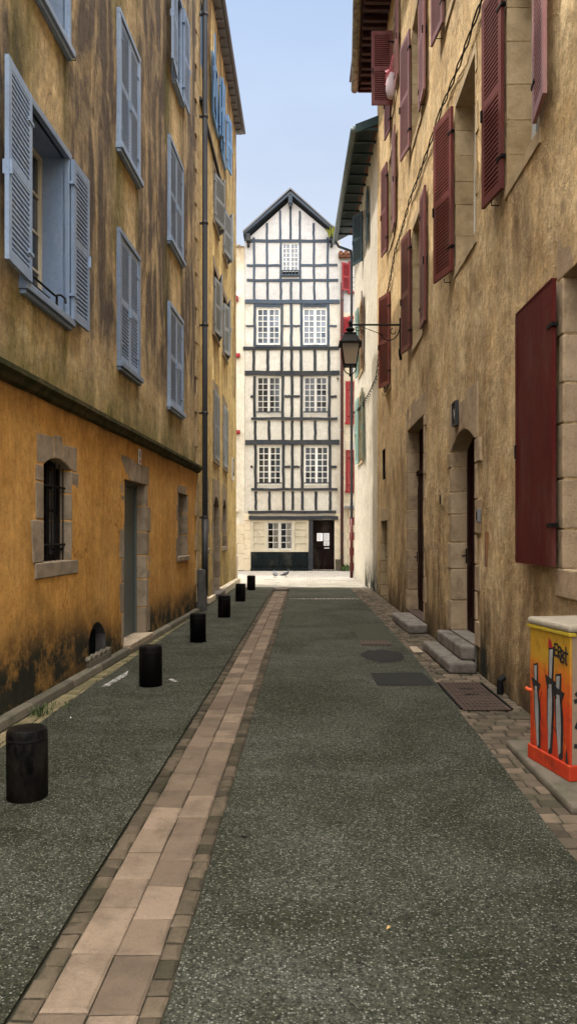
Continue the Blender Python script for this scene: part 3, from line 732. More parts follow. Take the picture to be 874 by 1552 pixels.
for a, c in wc:
    for i, (z0, z1) in enumerate(r2):
        xa, xb = X(a) + .1, X(c) - .1
        if i < 2: surround(B2, xa, xb, z0, z1, 'stone_grey', .2, (.1, .18), .2, .1, .1 if i == 0 else 0, .012, 3)
        else: surround(B2, xa, xb, z0, z1, 'stone_grey', .2, (.06, .1), .12, .1, 0, .012, 1)
        window(B2, xa, xb, z0, z1, .17, 'white_wood', 2, 3, 2)
        w = (xb - xa) / 2 - .003; mt = 'grey_paint'
        if i == 0: shutter(B2, 'L', xa, z0 + .01, w, z1 - z0 - .06, 0, mt); shutter(B2, 'R', xb, z0 + .01, w, z1 - z0 - .06, 0, mt)
        elif i == 1: shutter(B2, 'L', xa, z0 + .01, w, z1 - z0 - .3, 10, mt); shutter(B2, 'R', xb, z0 + .01, w, z1 - z0 - .05, 14, mt)
        else: shutter(B2, 'L', xa, z0 + .01, w * 1.4, z1 - z0 - .2, 14 if a < 20 else 10, mt); shutter(B2, 'R', xb, z0 + .01, w * .55, z1 - z0 - .02, 35, mt)
for a, c in tops:
    xa, xb = X(a), X(c); f = MB(); e = .06
    f.box(xa - e, xa, -.035, .03, 11.9, 13.35); f.box(xb, xb + e, -.035, .03, 11.9, 13.35); f.box(xa - e, xb + e, -.06, .05, 11.82, 11.9); f.box(xa - e, xb + e, -.04, .03, 13.35, 13.41)
    part('window_frame', f, 'blue_bright', B2)
    window(B2, xa, xb, 11.9, 13.35, .12, 'blue_deep', 1, 3, 2)
    shutter(B2, 'L', xa - .06, 11.9, .66, 1.5, 174, 'blue_bright', y=-.07); shutter(B2, 'R', xb + .06, 11.9, .5, 1.5, 172, 'blue_bright', y=-.07)
window(B2, X(16.55), X(16.95), 11.9, 13.35, .12, 'blue_deep', 1, 3, 1)
m = MB(); m.prism([(X(16.3), 10.95), (X(20.4), 10.95), (X(20.4), 11.03), (X(16.3), 11.03)], -.06, .02); part('string_course', m, 'stone_black', B2, bevel=.01)
surround(B2, X(16.95), X(17.75), 1.28, 2.6, 'stone_grey', .25, (.1, .3), .35, .12, .25, .012, 3)
surround(B2, X(18.85), X(20.0), .14, 2.58, 'stone_grey', .28, (.14, .3), .42, 0, .25, .012, 3)
surround(B2, X(20.85), X(21.75), 1.28, 2.6, 'stone_grey', .25, (.1, .28), .35, .12, .25, .012, 3)
window(B2, X(16.95), X(17.75), 1.28, 2.58, .2, 'door_dark', 1, 2, 2); window(B2, X(20.85), X(21.75), 1.28, 2.58, .2, 'door_dark', 1, 2, 2)
door(B2, X(18.85), X(20.0), .14, 2.56, .2, 'door_dark', 'panel')
m = MB(); m.box(X(17.1), X(17.6), .12, .16, .18, .62); part('cellar_vent', m, 'void', B2)
m = MB(); m.box(X(18.75), X(20.1), -.16, .19, 0, .148); part('threshold', m, 'step_stone', B2, bevel=.015)
m = MB(); x = X(20.15)
while x < XE - .05:
    e = min(XE + .12, x + .95); m.box(x, e - .008, -.14, .01, 0, .2); x = e
part('plinth', m, 'stone_pale', B2, bevel=.02); m = MB(); x = X(17.65)
while x < X(18.7): e = min(X(18.7), x + .6); m.box(x, e - .008, -.08, .01, 0, .14); x = e
part('plinth', m, 'stone_pale', B2, bevel=.02)
m = MB(); m.box(XE - .22, XE + .1, -.05, .3, .2, .95); m.box(XE - .12, XE + .06, -.03, .3, .95, 1.35); part('corner_stone', m, 'stone_pale', B2, bevel=.03)
m = MB(); xe = XE + .12; o = .2
m.box(-.1, xe, -o, 0, H2, H2 + .03)
for i in range(24): x = -.1 + (xe + .1) * i / 24; m.box(x, x + .07, -o + .02, .0, H2 - .05, H2 - .002, 0)
part('eave_soffit', m, 'soffit_grey', B2)
m = MB(); m.tube([(-.1, -o - .05, H2 + .06), (xe, -o - .05, H2 + .06)], .055, 10); part('gutter', m, 'soffit_grey', B2)
m = MB(); m.solid([(-.1, -o - .02, H2 + .1), (xe, -o - .02, H2 + .1), (xe, 4, H2 + 1.6), (-.1, 4, H2 + 1.6), (-.1, 8.1, H2), (xe, 8.1, H2)], [(0, 1, 2, 3), (3, 2, 5, 4)]); part('roof', m, 'roof_tile', B2)
m = MB(); px = .28; m.tube([(px, -.12, 1.95), (px, -.12, 6.1), (px, -.12, H2 - .1), (px, -.17, H2)], .058, 12); dp = part('drainpipe', m, 'pipe_grey', B2, smooth=True)
m = MB(); m.tube([(px, -.12, .3), (px, -.12, 1.95)], .068, 12); part('cast_iron_foot', m, 'pipe_dark', dp, smooth=True)
m = MB()
for z in (1.95, 4.2, 6.1, 8.3, 10.6, 12.8): m.lathe([(.066, 0), (.074, .015), (.074, .05), (.066, .065)], (px, -.12, z), 12); m.box(px - .02, px + .02, -.06, .03, z + .01, z + .05)
part('pipe_collar', m, 'pipe_dark', dp)

# ================================================================== END: HALF-TIMBERED HOUSE
S = 34 / 1150
U = lambda u: (u - 465) * S
V = lambda v: 1.6 + (811 - v) * S
E0 = U(371)
TE = house('half_timbered_house', (E0, 34, 0), 0, 'tall narrow white half-timbered house with dark blue beams and pointed gable closing the street')
x_ = lambda u: U(u) - E0
W = x_(515.5)
zl = 14.75
wins = [(389.2, 424.3, 467.5, 522.5), (459, 495, 467.5, 522.5), (389.3, 425, 571, 628), (460, 496, 571, 628), (390.5, 426.2, 676.5, 735.5), (461, 497.5, 676.5, 735.5), (427.5, 452.3, 368.5, 415.5)]
ops = [dict(xa=x_(a), xb=x_(c), za=V(v1), zb=V(v0), depth=.14) for a, c, v0, v1 in wins]
ops += [dict(xa=x_(381), xb=x_(467), za=.85, zb=V(789), depth=.14), dict(xa=x_(474), xb=x_(506.5), za=.02, zb=V(788), depth=.2)]
def st3(x, z):
    n = noise.noise(Vector((x * 1.5, z * .6, 31)))
    d = .25 * n + max(0, 1 - abs(x - W) / .5) * .35 + max(0, .3 - x) * 1.0
    if z < 5: d += .12
    return dict(dark=d, damp=max(0, .6 - z) * .8)
wall(TE, 0, W, 0, V(459), ops[:6] + ops[7:], ['plaster_ivory'], 31, .008, .14, st3)
wall(TE, 0, W, V(459), zl, [ops[6]], ['plaster_white'], 32, .008, .14, st3, name='gable_wall')
ax = x_(440); az = 16.6
m = MB(); m.face([(0, 0, zl), (W, 0, zl), (ax, 0, az)]); part('gable_wall', m, 'plaster_white', TE)
shell(TE, 0, W, 0, zl - .05, 8, 'plaster_ivory')
def beam_h(v, u0, u1, t, mat='timber_blue', y=-.03):
    m = MB(); z = V(v); n = 8; h = t * S * .44
    pts = [(x_(u0) + (x_(u1) - x_(u0)) * i / n, z + jit(.012)) for i in range(n + 1)]
    m.prism([(x, zz - h + jit(.006)) for x, zz in pts] + [(x, zz + h + jit(.006)) for x, zz in reversed(pts)], y + jit(.004), .03); part('beam', m, mat, TE)
def post(u, v0, v1, t=4.4, mat='timber_blue', y=-.022):
    m = MB(); n = 5; h = t * S * .44; z0, z1 = V(v1), V(v0)
    pts = [(x_(u) + jit(.01), z0 + (z1 - z0) * i / n) for i in range(n + 1)]
    m.prism([(x - h + jit(.005), z) for x, z in pts][::-1] + [(x + h + jit(.005), z) for x, z in pts], y + jit(.003), .03); part('post', m, mat, TE)
# gable
beam_h(365.3, 377, 500, 5); beam_h(402.6, 374, 426, 4); beam_h(402.0, 454, 511, 4); beam_h(425, 374, 512, 4.5); beam_h(457.4, 371.5, 514, 6.5, y=-.05)
for u, vt in ((384.5, 360), (404.2, 338), (424.6, 319), (440, 304), (454.2, 320), (475, 338), (496, 360)): post(u, vt, 363, 3.6)
for u in (385, 404.6, 475.4, 496.4): post(u, 368, 423, 3.8)
for u in (425.3, 454.6): post(u, 368, 423, 3.6)
for u in (385.2, 405.4, 425.6, 440.8, 455.5, 476, 496.6): post(u, 427.5, 454, 3.8)
# storey with upper windows
for u in (386, 426.8, 441.3, 456.6, 497): post(u, 461, 524.5, 4.6)
for u0, u1 in ((372.5, 384), (429, 439), (443.5, 454), (499, 510)): beam_h(494, u0, u1, 3)
for u0, u1 in ((388.5, 424.5), (459, 494.5)): beam_h(463.5, u0, u1, 5); beam_h(524.6, u0 - 2, u1 + 2, 3.5, y=-.06)
beam_h(527.8, 368.5, 513.5, 5.5, 'timber_dark', -.05)
for u in (384.4, 405.8, 426.8, 441.6, 455.8, 477, 497.8): post(u, 530.8, 562, 4.8, 'timber_dark')
beam_h(565.6, 371, 514, 8, 'timber_dark', -.05)
# two lower storeys
for k, (vt, vb) in enumerate(((570, 632), (674.5, 740))):
    for u in (385.6 + k * 1.5, 428.3 + k, 442.2 + k * .6, 456.6 + k, 498.8 + k): post(u, vt, vb, 4.8, 'timber_dark')
    vm = 601 if k == 0 else 707.5
    for u0, u1 in ((379.5, 383), (431, 440), (444.5, 454), (501, 510)): beam_h(vm, u0, u1, 4, 'timber_dark')
    vs = 634.6 if k == 0 else 741.8
    beam_h(vs, 380.5, 511, 4.2, 'timber_dark', -.055)
    vl = 670.5 if k == 0 else 776
    for u in (386.6 + k, 407.6 + k * .6, 428.6 + k, 442.5 + k, 456.8 + k, 477.6 + k, 499 + k): post(u, vs + 3, vl - 3, 4.5, 'timber_dark')
beam_h(670.5, 371.5, 514, 8.2, 'timber_dark', -.05); beam_h(776.2, 376, 509, 5, 'timber_dark', -.06); beam_h(784.8, 377, 512, 6.4, 'timber_dark', -.07)
for i, (a, c, v0, v1) in enumerate(wins):
    if i < 6: window(TE, x_(a), x_(c), V(v1), V(v0), .02, 'white_wood', 2, 6, 2, 'glass_sky' if i < 2 else 'glass', .06, .035, .09)
    else: window(TE, x_(a), x_(c), V(v1) + .12, V(v0), .02, 'white_wood', 2, 6, 2, 'glass_sky', .05, .03, .07)
m = MB(); m.box(x_(427), x_(453), -.1, .02, V(418) - .03, V(418) + .05)
for i in range(6): x = x_(428) + (x_(452) - x_(428)) * i / 5; m.box(x - .02, x + .02, -.08, -.05, V(418), V(411))
m.box(x_(427), x_(453), -.085, -.045, V(411.5), V(410)); part('window_ledge', m, 'timber_blue', TE)
m = MB()
for a, c, v0, v1 in wins[2:6]: m.box(x_(a) - .02, x_(c) + .02, -.06, -.03, V(v1 - 2.5), V(v1 - 4.2))
part('guard_bar', m, 'timber_dark', TE)
# shop front
xa, xb, za, zb = x_(381), x_(467), .85, V(789); m = MB()
m.box(xa, xb, -.02, .06, zb - .07, zb); m.box(xa, xb, -.05, .06, za, za + .09)
q = [xa, x_(401.5), x_(404), x_(443), x_(446.5), xb]
for u in (381.8, 402.8, 444.8, 466.2): m.box(x_(u) - .06, x_(u) + .06, -.025, .06, za, zb)
for u0, u1 in ((383.8, 401), (447, 464.6)):
    a, c = x_(u0), x_(u1); m.box(a, c, .02, .05, za + .09, zb - .07)
    m.box((a + c) / 2 - .02, (a + c) / 2 + .02, .0, .0199, za + .09, zb - .07)
    for i in range(1, 4): z = za + .09 + (zb - za - .16) * i / 4; m.box(a, c, .002, .0195, z - .018, z + .018)
part('shop_front', m, 'shop_cream', TE)
window(TE, x_(404.8), x_(442.8), za + .09, zb - .07, .0, 'white_wood', 2, 4, 2, 'clear_glass', .05, .032, .12, name='shop_window')
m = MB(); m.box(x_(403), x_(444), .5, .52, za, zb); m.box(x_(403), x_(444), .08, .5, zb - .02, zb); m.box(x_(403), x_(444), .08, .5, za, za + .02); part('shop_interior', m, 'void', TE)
for u0, u1 in ((413.5, 422), (434, 442)):
    m = MB(); n = 12; a, c = x_(u0), x_(u1)
    for i in range(n):
        p = a + (c - a) * i / n; q2 = a + (c - a) * (i + 1) / n; y0 = .12 + .02 * (i % 2); y1 = .12 + .02 * ((i + 1) % 2)
        m.face([(p, y0, za + .12), (q2, y1, za + .12), (q2, y1, zb - .1), (p, y0, zb - .1)])
    part('curtain', m, 'curtain', TE)
m = MB(); a, c = x_(380), x_(467.3); m.box(a, c, -.05, .05, .03, za); m.box(a - .02, c + .02, -.09, .05, 0, .09)
for i in range(4):
    p = a + (c - a) * (i + .5) / 4; m.box(p - .26, p + .26, -.075, -.051, .2, .74); m.box(p - .18, p + .18, -.09, -.0755, .28, .66)
part('shop_panelling', m, 'shop_black', TE, bevel=.012)
m = MB(); m.box(x_(467.6), x_(474), -.045, .1, 0, V(788)); part('door_post', m, 'timber_dark', TE)
m = MB(); a, c = x_(474), x_(506.5); zt = V(789)
m.box(a, c, .1, .16, .05, zt); m.box(a + .12, c - .12, .088, .0995, 1.15, zt - .2); m.box((a + c) / 2 - .03, (a + c) / 2 + .03, .07, .0995, .1, 1.1)
for p in (a + .1, (a + c) / 2 + .08): m.box(p, p + .3, .075, .0995, .2, .95)
m.box(a, c, .06, .0995, 1.05, 1.12)
edoor = part('door', m, 'door_dark', TE, bevel=.008)
m = MB(); m.tube([(a + .06, .1, 1.15), (a + .06, .03, 1.15), (a + .12, .02, 1.15)], .015, 6); part('handle', m, 'iron', edoor)
m = MB(); m.box(a - .02, c + .02, -.12, .15, 0, .05); part('threshold', m, 'step_stone', TE)
# stone corners
m = MB(); z = 0.0
for h in (.55, .42, .45, .4, .42, .32):
    for q0, q1 in ((-.02, x_(380) + jit(.03)), (x_(507), W)):
        m = MB(); m.box(q0, q1, -.022, .02, z + .006, z + h - .006); part('corner_stone', m, 'stone_pale', TE, bevel=.01)
    z += h
m = MB(); m.box(x_(507.5), x_(517.5), -.06, -.024, .02, .52); part('stone_panel', m, 'kerb_stone', TE)
# roof with barge boards
m = MB()
for sx, xe in ((-1, x_(369.5)), (1, x_(512))):
    ze = V(359.5); ap = (ax, V(291)); ef = (xe, ze); dx = .30
    poly = [(xe, ze + .02), (ax, ap[1] - .2), (ax, ap[1] - .06), (xe, ze + .16)]
    if sx > 0: poly = poly[::-1]
    poly = poly if sx < 0 else [(ax, ap[1] - .2), (xe, ze + .02), (xe, ze + .16), (ax, ap[1] - .06)]
    m.prism(poly, -.24, -.15)
part('barge_board', m, 'timber_blue', TE, bevel=.01)
m = MB()
for sx, xe in ((-1, x_(369.0)), (1, x_(512.5))):
    zt = V(290.3); ze = V(357.5) + .06
    pr = [(xe, ze), (ax, zt), (ax, zt + .07), (xe - .02 * (-sx), ze + .07)]
    if sx > 0: pr = [(ax, zt), (xe, ze), (xe, ze + .07), (ax, zt + .07)]
    m.prism(pr, -.27, 8)
    pr2 = [(xe, ze - .1), (ax, zt - .1), (ax, zt - .01), (xe, ze - .01)]
    if sx > 0: pr2 = [(ax, zt - .1), (xe, ze - .1), (xe, ze - .01), (ax, zt - .01)]
    m.prism(pr2, -.15, 8, 1)
part('roof', m, ['slate', 'timber_blue'], TE)
m = MB(); m.box(ax - .09, ax + .09, -.3, -.02, V(312), V(300)); m.box(ax - .06, ax + .06, -.26, -.02, V(316), V(312)); part('bracket', m, 'timber_blue', TE, bevel=.01)
for u in (376.5, 502):
    m = MB(); m.box(x_(u) - .09, x_(u) + .09, -.34, .02, V(369), V(358)); m.box(x_(u) - .06, x_(u) + .06, -.2, .02, V(375), V(369)); part('bracket', m, 'timber_dark', TE, bevel=.02)
m = MB(); m.tube([(x_(511.4), -.02, V(574)), (x_(511.4), -.07, V(574))], .04, 10); part('wall_tie', m, 'iron', TE)

# cream neighbour at left
NL = house('cream_house', (-7.2, 34.0, 0), 0, 'narrow strip of plain cream house left of the half-timbered front')
wl = E0 + 7.2 - .01
def st4(x, z): return dict(dark=max(0, (z - 13.2)) * .8 + .2 * noise.noise(Vector((x * 2, z, 41))), damp=max(0, .8 - z))
wall(NL, 0, wl, 0, 14.5, [], ['plaster_cream'], 41, .012, .3, st4); shell(NL, 0, wl, 0, 14.45, 6, 'plaster_cream')
m = MB()
for i in range(24): a = wl * i / 24; m.box(a, a + wl / 24 - .01, -.05, .4, 14.5, 14.62 + jit(.08))
part('roof', m, 'stone_grey', NL, bevel=.03)
m = MB(); z = .02
for h in (.75, .45, .42, .5): m.box(wl - .62, wl - .01, -.025, .02, z, z + h - .012); m.box(wl - 1.2, wl - .63, -.025, .02, z, z + h - .012); z += h
part('base_stone', m, 'stone_pale', NL, bevel=.008)
m = MB(); m.box(wl - .7, wl - .25, -.09, .02, V(775.5), V(772)); part('ledge', m, 'stone_pale', NL, bevel=.008)
for v, col, lab in ((452, 0, 'white and red alarm box high on the cream wall under the roof'), (539, 1, 'small red box on the cream wall, middle of the three alarm boxes'), (655, 1, 'small dark red box on the cream wall, lowest of the alarm boxes')):
    root = tag(empty('alarm_box', (U(358.2 if col == 0 else 360), 33.97, V(v))), lab, 'alarm box', 'small boxes on the cream wall')
    m = MB(); m.box(-.09, .12, -.11, 0, .0 if col == 0 else -.1, .25 if col == 0 else .08); part('casing', m, 'alarm_white' if col == 0 else 'red_paint', root, bevel=.015)
    m = MB(); m.box(-.05, .09, -.13, -.111, -.14 if col == 0 else -.06, .08 if col == 0 else .04)
    if col == 0: m.box(-.05, .09, -.11, 0, -.16, -.001)
    part('light_cover', m, 'red_paint', root, bevel=.01)

# white house with red shutters at right
NR = house('red_shutter_house', (U(516), 34.02, 0), 0, 'white stone house with red shutters beside the half-timbered front')
x3 = lambda u: U(u) - U(516); WR = 5.0
o3 = [(530.5, 541, 400, 442), (530.5, 541, 483, 535), (526.5, 536, 582, 640), (526.5, 536, 686, 744), (526.5, 538, 772, 866)]
ops = [dict(xa=x3(a), xb=x3(c), za=max(.02, V(v1)), zb=V(v0), depth=.15) for a, c, v0, v1 in o3]
wall(NR, 0, WR, 0, V(384), ops, ['plaster_white'], 51, .008, .2, lambda x, z: dict(dark=.15 * noise.noise(Vector((x * 2, z, 6))), damp=max(0, .5 - z))); shell(NR, 0, WR, 0, V(385), 6, 'plaster_white')
for i, (a, c, v0, v1) in enumerate(o3[:4]):
    f = MB(); xa, xb, za, zb = x3(a), x3(c), V(v1), V(v0)
    f.box(xa - .09, xa, -.03, .05, za, zb); f.box(xb, xb + .09, -.03, .05, za, zb); f.box(xa - .09, xb + .09, -.035, .05, zb, zb + .12); f.box(xa - .12, xb + .12, -.07, .05, za - .09, za); part('window_frame', f, 'red_paint', NR)
    window(NR, xa, xb, za, zb, .08, 'white_wood', 1, 3, 2, 'glass_sky')
    w = (xb - xa) / 2 - .003
    if i == 0: shutter(NR, 'L', xa - .03, za, .42, zb - za, 150, 'red_paint'); 
    elif i == 1: shutter(NR, 'L', xa - .03, za - .3, .42, zb - za + .35, 172, 'red_paint', y=-.06)
    else: shutter(NR, 'L', xa + .002, za + .01, w, zb - za - .02, 0, 'red_paint', 'plain', y=0.01); shutter(NR, 'R', xb - .002, za + .01, w, zb - za - .02, 0, 'red_paint', 'plain', y=.01)
m = MB()
for i in range(3): m.tube([(x3(530), -.08, V(441) + .15 + i * .22), (x3(541), -.08, V(441) + .15 + i * .22)], .012, 6)
part('balcony_rail', m, 'iron', NR)
a, c = x3(526.5), x3(538); door(NR, a, c, .02, V(772), .1, 'red_paint', 'panel')
m = MB(); m.box(a - .15, c + .2, -.2, .02, V(769.5), V(767)); part('door_hood', m, 'soffit_grey', NR)
m = MB(); z = .02; k = 0
while z < 11.4:
    for xa in ([.0, .34] if k % 2 else [.0, .2]): m.box(xa + .005, xa + (.33 if k % 2 else .19) - .003, -.008, .02, z, z + .33); 
    z += .34; k += 1
part('quoin', m, 'stone_pale', NR, bevel=.004)
m = MB()
for i in range(22): m.tube([(WR * i / 22, -.32, V(384) - .08), (WR * i / 22, .6, V(384) + .22)], .1, 8)
m.box(-.1, WR, -.25, 0, V(384) - .22, V(384) - .1); m.solid([(-.1, -.3, V(384) - .1), (WR, -.3, V(384) - .1), (WR, 3, V(384) + .9), (-.1, 3, V(384) + .9), (-.1, 6, V(384)), (WR, 6, V(384))], [(0, 1, 2, 3), (3, 2, 5, 4)])
part('roof', m, 'roof_tile', NR)
m = MB(); m.tube([(x3(518), -.14, .05), (x3(518), -.14, V(450)), (x3(517.4), -.14, V(430))], .06, 10); dp = part('drainpipe', m, 'pipe_maroon', NR, smooth=True)
m = MB()
for v in (845, 810, 726, 655, 570, 510, 457): m.lathe([(.07, 0), (.08, .02), (.07, .06)], (x3(518), -.14, V(v)), 10)
part('pipe_collar', m, 'pipe_dark', dp)

# ================================================================== RIGHT: cream house
C0 = 27.6; xw = lambda Z: 2.57 - .031 * Z
ac = math.atan2(-1, .031)
CH = house('cream_house', (xw(C0), C0, 0), ac, 'right-hand cream house with teal shutters and dark green eaves')
X = lambda Z: C0 - Z
XE = X(20.7)
opz = [(25.6, 24.5), (25.6, 24.5), (24.3, 23.2)]
wz = [(4.03, 6.25, .0, 'teal_paint'), (7.0, 9.3, .22, 'teal_paint'), (10.4, 12.0, 0, 'green_dark')]
ops = [dict(xa=X(p), xb=X(q), za=a, zb=c, arch=r_, depth=.25) for (a, c, r_, _), (p, q) in zip(wz, opz)]
def st5(x, z):
    n = noise.noise(Vector((x * 1.2, z * .5, 61)))
    return dict(dark=.2 * n + max(0, (x - 4.5) / 2.4) * .35 * (z < 5), damp=max(0, 1.0 - z) * 1.2 * (x > 3.5) + max(0, .3 - z))
wall(CH, 0, XE, 0, 12.75, ops, ['plaster_cream'], 61, .03, .2, st5); shell(CH, 0, XE, 0, 12.5, 7, 'plaster_cream')
for (a, c, r_, mt), (p, q) in zip(wz, opz):
    xa, xb = X(p), X(q)
    if mt != 'green_dark': surround(CH, xa, xb, a, c, 'stone_tan', .25, (.06, .1), .14, .1, r_, .012, 3)
    window(CH, xa, xb, a, c - r_ * .9, .2, 'cream_wood', 2, 4, 2)
    shutter(CH, 'L', xa - .04, a, .55, c - a, 176 if mt == 'teal_paint' else 152, mt); shutter(CH, 'R', xb + .04, a, .55, c - a, 174 if mt == 'teal_paint' else 178, mt if a < 6 else 'maroon_paint' if a < 9 else mt)
m = MB()   # raking eave boards and soffit
yo = lambda Z: -(xw(Z) - (1.31 - (Z - 20.7) * .029))
Zs = [20.45 + i * (28.2 - 20.45) / 12 for i in range(13)]
for p, q in zip(Zs, Zs[1:]):
    m.face([(X(p), yo(p), 12.5), (X(q), yo(q), 12.5), (X(q), .05, 12.85), (X(p), .05, 12.85)])
    m.box(X(p) - .03, X(p) + .03, yo(p) + .03, .05, 12.50, 12.56)
part('eave', m, 'green_dark', CH); m = MB(); Zn = 20.45
m.solid([(X(Zn), yo(Zn) - .02, 12.42), (X(Zn), .3, 12.78), (X(Zn), .3, 13.02), (X(Zn), yo(Zn) - .02, 12.64), (X(Zn) + .05, yo(Zn) - .02, 12.42), (X(Zn) + .05, .3, 12.78), (X(Zn) + .05, .3, 13.02), (X(Zn) + .05, yo(Zn) - .02, 12.64)], [(0, 1, 2, 3), (7, 6, 5, 4), (0, 4, 5, 1), (2, 6, 7, 3), (0, 3, 7, 4)])
part('fascia', m, 'green_dark', CH)
m = MB(); m.solid([(X(28.2), yo(28.2), 12.6), (X(Zn), yo(Zn), 12.6), (X(Zn), 3.5, 14.0), (X(28.2), 3.5, 14.0), (X(28.2), 7, 12.5), (X(Zn), 7, 12.5)], [(0, 1, 2, 3), (3, 2, 5, 4)]); part('roof', m, 'roof_tile', CH)
m = MB(); m.tube([(X(Zn) + .06, yo(Zn) - .07, 12.5), (X(24), yo(24) - .07, 12.48), (X(28.2), yo(28.2) - .07, 12.46)], .085, 12)
g = part('gutter', m, 'gutter_green', CH, smooth=True)
m = MB(); m.tube([(X(28.0), yo(28) - .05, 12.42), (X(27.9), yo(28) + .06, 12.2), (X(27.65), -.12, 11.95), (X(27.55), -.1, 11.6), (X(27.55), -.1, 2.2)], .05, 10)
part('drainpipe', m, 'pipe_grey', CH, smooth=True)
m = MB(); m.tube([(X(27.55), -.1, 2.2), (X(27.55), -.1, .05)], .06, 10); part('pipe_foot', m, 'maroon_paint', CH, smooth=True)

# ================================================================== RIGHT: ochre house
O0 = 20.7; xo = lambda Z: 2.04 - .006 * Z
ao = math.atan2(-1, .006)
OH = house('ochre_house', (xo(O0), O0, 0), ao, 'long right-hand ochre house with peeling plaster, maroon louvred shutters and two stone doorways')
X = lambda Z: O0 - Z
XE = X(1.0); HO = 14.1
def op(Zf, Zn, za, zb, **k): return dict(xa=X(Zf), xb=X(Zn), za=za, zb=zb, **k)
near = op(5.93, 4.55, 1.33, 3.62, depth=.3); d2 = op(10.38, 8.95, .3, 2.94, arch=.2, depth=.3); d1 = op(14.7, 12.75, .16, 3.62, depth=.26); d0 = op(19.7, 18.2, .02, 1.96, depth=.25)
r1 = [op(7.55, 6.55, 5.08, 7.2, depth=.28), op(10.1, 8.95, 5.15, 7.3, depth=.28), op(14.05, 12.85, 5.1, 7.25, depth=.28), op(18.5, 17.5, 5.1, 7.2, depth=.2)]
rr2 = [op(7.55, 6.45, 8.9, 11.1, depth=.28), op(10.75, 9.7, 8.9, 11.05, depth=.28), op(14.1, 13.0, 8.85, 11.0, depth=.28), op(17.9, 16.9, 8.35, 10.4, depth=.25)]
rr3 = [op(17.25, 16.35, 11.2, 12.9, depth=.25), op(14.0, 13.0, 11.9, 13.5, depth=.25)]
slot = op(19.3, 18.75, 3.0, 3.75, depth=.1, rm=1)
ops = [near, d2, d1, d0, slot] + r1 + rr2 + rr3
def st6(x, z):
    Z = O0 - x; n = noise.noise(Vector((x * .9, z * .6, 71))); n2 = noise.noise(Vector((x * 2.5, z * 2.5, 72)))
    dark = .4 * n + .35 * n2 + max(0, (5.6 - z) / 5) * .5
    for o in ops[5:]:
        if o['xa'] - .2 < x < o['xb'] + .3 and o['za'] - 1.3 < z < o['za']: dark += .4 * (1 - (o['za'] - z) / 1.3) * (.6 + n2)
    if z < 1.6: dark += (1.6 - z) * .35
    if Z < 8 and z > 2.5 and z < 5: dark += .45 * max(0, noise.noise(Vector(((x + z) * .9, (z - x * .4) * .7, 77))) + .25)
    return dict(dark=dark, moss=max(0, 1.0 - z) * .5 * (.5 + n), damp=max(0, .5 - z) * 1.4 + (1.2 if 8.2 < Z < 8.7 and z < .9 else 0) * (.9 - z) )
def lean(x, z): return 0
wall(OH, 0, XE, 0, HO, ops, ['plaster_tan', 'void'], 71, .022, .13, st6); shell(OH, 0, XE, 0, HO - .02, 8, 'plaster_tan')
surround(OH, near['xa'], near['xb'], 1.33, 3.62, 'stone_brown', .3, (.12, .22), .5, .22, 0, .012, 2, silld=.02)
surround(OH, d2['xa'], d2['xb'], .3, 2.94, 'stone_brown', .3, (.1, .26), .42, 0, .2, .014, 3, j=.03)
surround(OH, d1['xa'], d1['xb'], .16, 3.62, 'stone_brown', .26, (.1, .2), .42, 0, 0, .014, 2, j=.02)
surround(OH, d0['xa'], d0['xb'], .02, 1.96, 'stone_tan', .25, (.1, .2), .35, 0, 0, .012, 2)
window(OH, near['xa'], near['xb'], 1.33, 3.62, .26, 'door_dark', 2, 3, 2)
door(OH, d2['xa'], d2['xb'], .3, 2.92, .21, 'door_maroon', 'panel'); door(OH, d0['xa'], d0['xb'], .02, 1.96, .2, 'void', 'flat')
dd = door(OH, d1['xa'], d1['xb'], .16, 2.75, .2, 'door_maroon', 'panel')
m = MB(); m.box(d1['xa'], d1['xb'], .16, .25, 2.75, 2.83); m.box(d1['xa'], d1['xb'], .22, .25, 2.83, 3.62); part('transom', m, 'door_maroon', OH)
m = MB(); m.box(d1['xa'] + .002, d1['xb'] - .002, -.02, .25, .02, .168); part('threshold', m, 'rust', OH)
m = MB(); m.box(d2['xa'] + .002, d2['xb'] - .002, -.01, .29, .02, .308); part('threshold', m, 'step_stone', OH)
for o in r1 + rr2 + rr3:
    surround(OH, o['xa'], o['xb'], o['za'], o['zb'], 'stone_tan', .28, (.03, .09), .13, .12, 0, .006, 1, silld=.02)
    window(OH, o['xa'], o['xb'], o['za'], o['zb'], .235, 'white_wood', 1, 3, 2)
sl = lambda o, w, an, mt='maroon_paint', dz=0: shutter(OH, 'L', o['xa'] - .02, o['za'] - .02 + dz, w, o['zb'] - o['za'] + .04, an, mt, y=-.03)
sr = lambda o, w, an, mt='maroon_paint', dz=0: shutter(OH, 'R', o['xb'] + .02, o['za'] - .02 + dz, w, o['zb'] - o['za'] + .04, an, mt, y=-.03)
shutter(OH, 'L', near['xa'] - .03, 1.35, .97, 2.25, 179.5, 'maroon_plain', 'plain', y=-.05)
sl(r1[0], .5, 171); sr(r1[0], .46, 173, 'maroon_sunlit', .08)
sl(r1[1], .56, 165)
sl(r1[2], .55, 171); sr(r1[2], .55, 179)
sl(r1[3], .52, 8); sr(r1[3], .58, 19)
sl(rr2[1], .56, 173, 'maroon_sunlit'); sl(rr2[0], .5, 172); sr(rr2[1], .5, 177, 'maroon_sunlit')
sl(rr2[2], .6, 171, 'maroon_sunlit'); sr(rr2[2], .7, 178, 'maroon_sunlit')
sl(rr2[3], .5, 171); sr(rr2[3], .58, 178, 'maroon_sunlit')
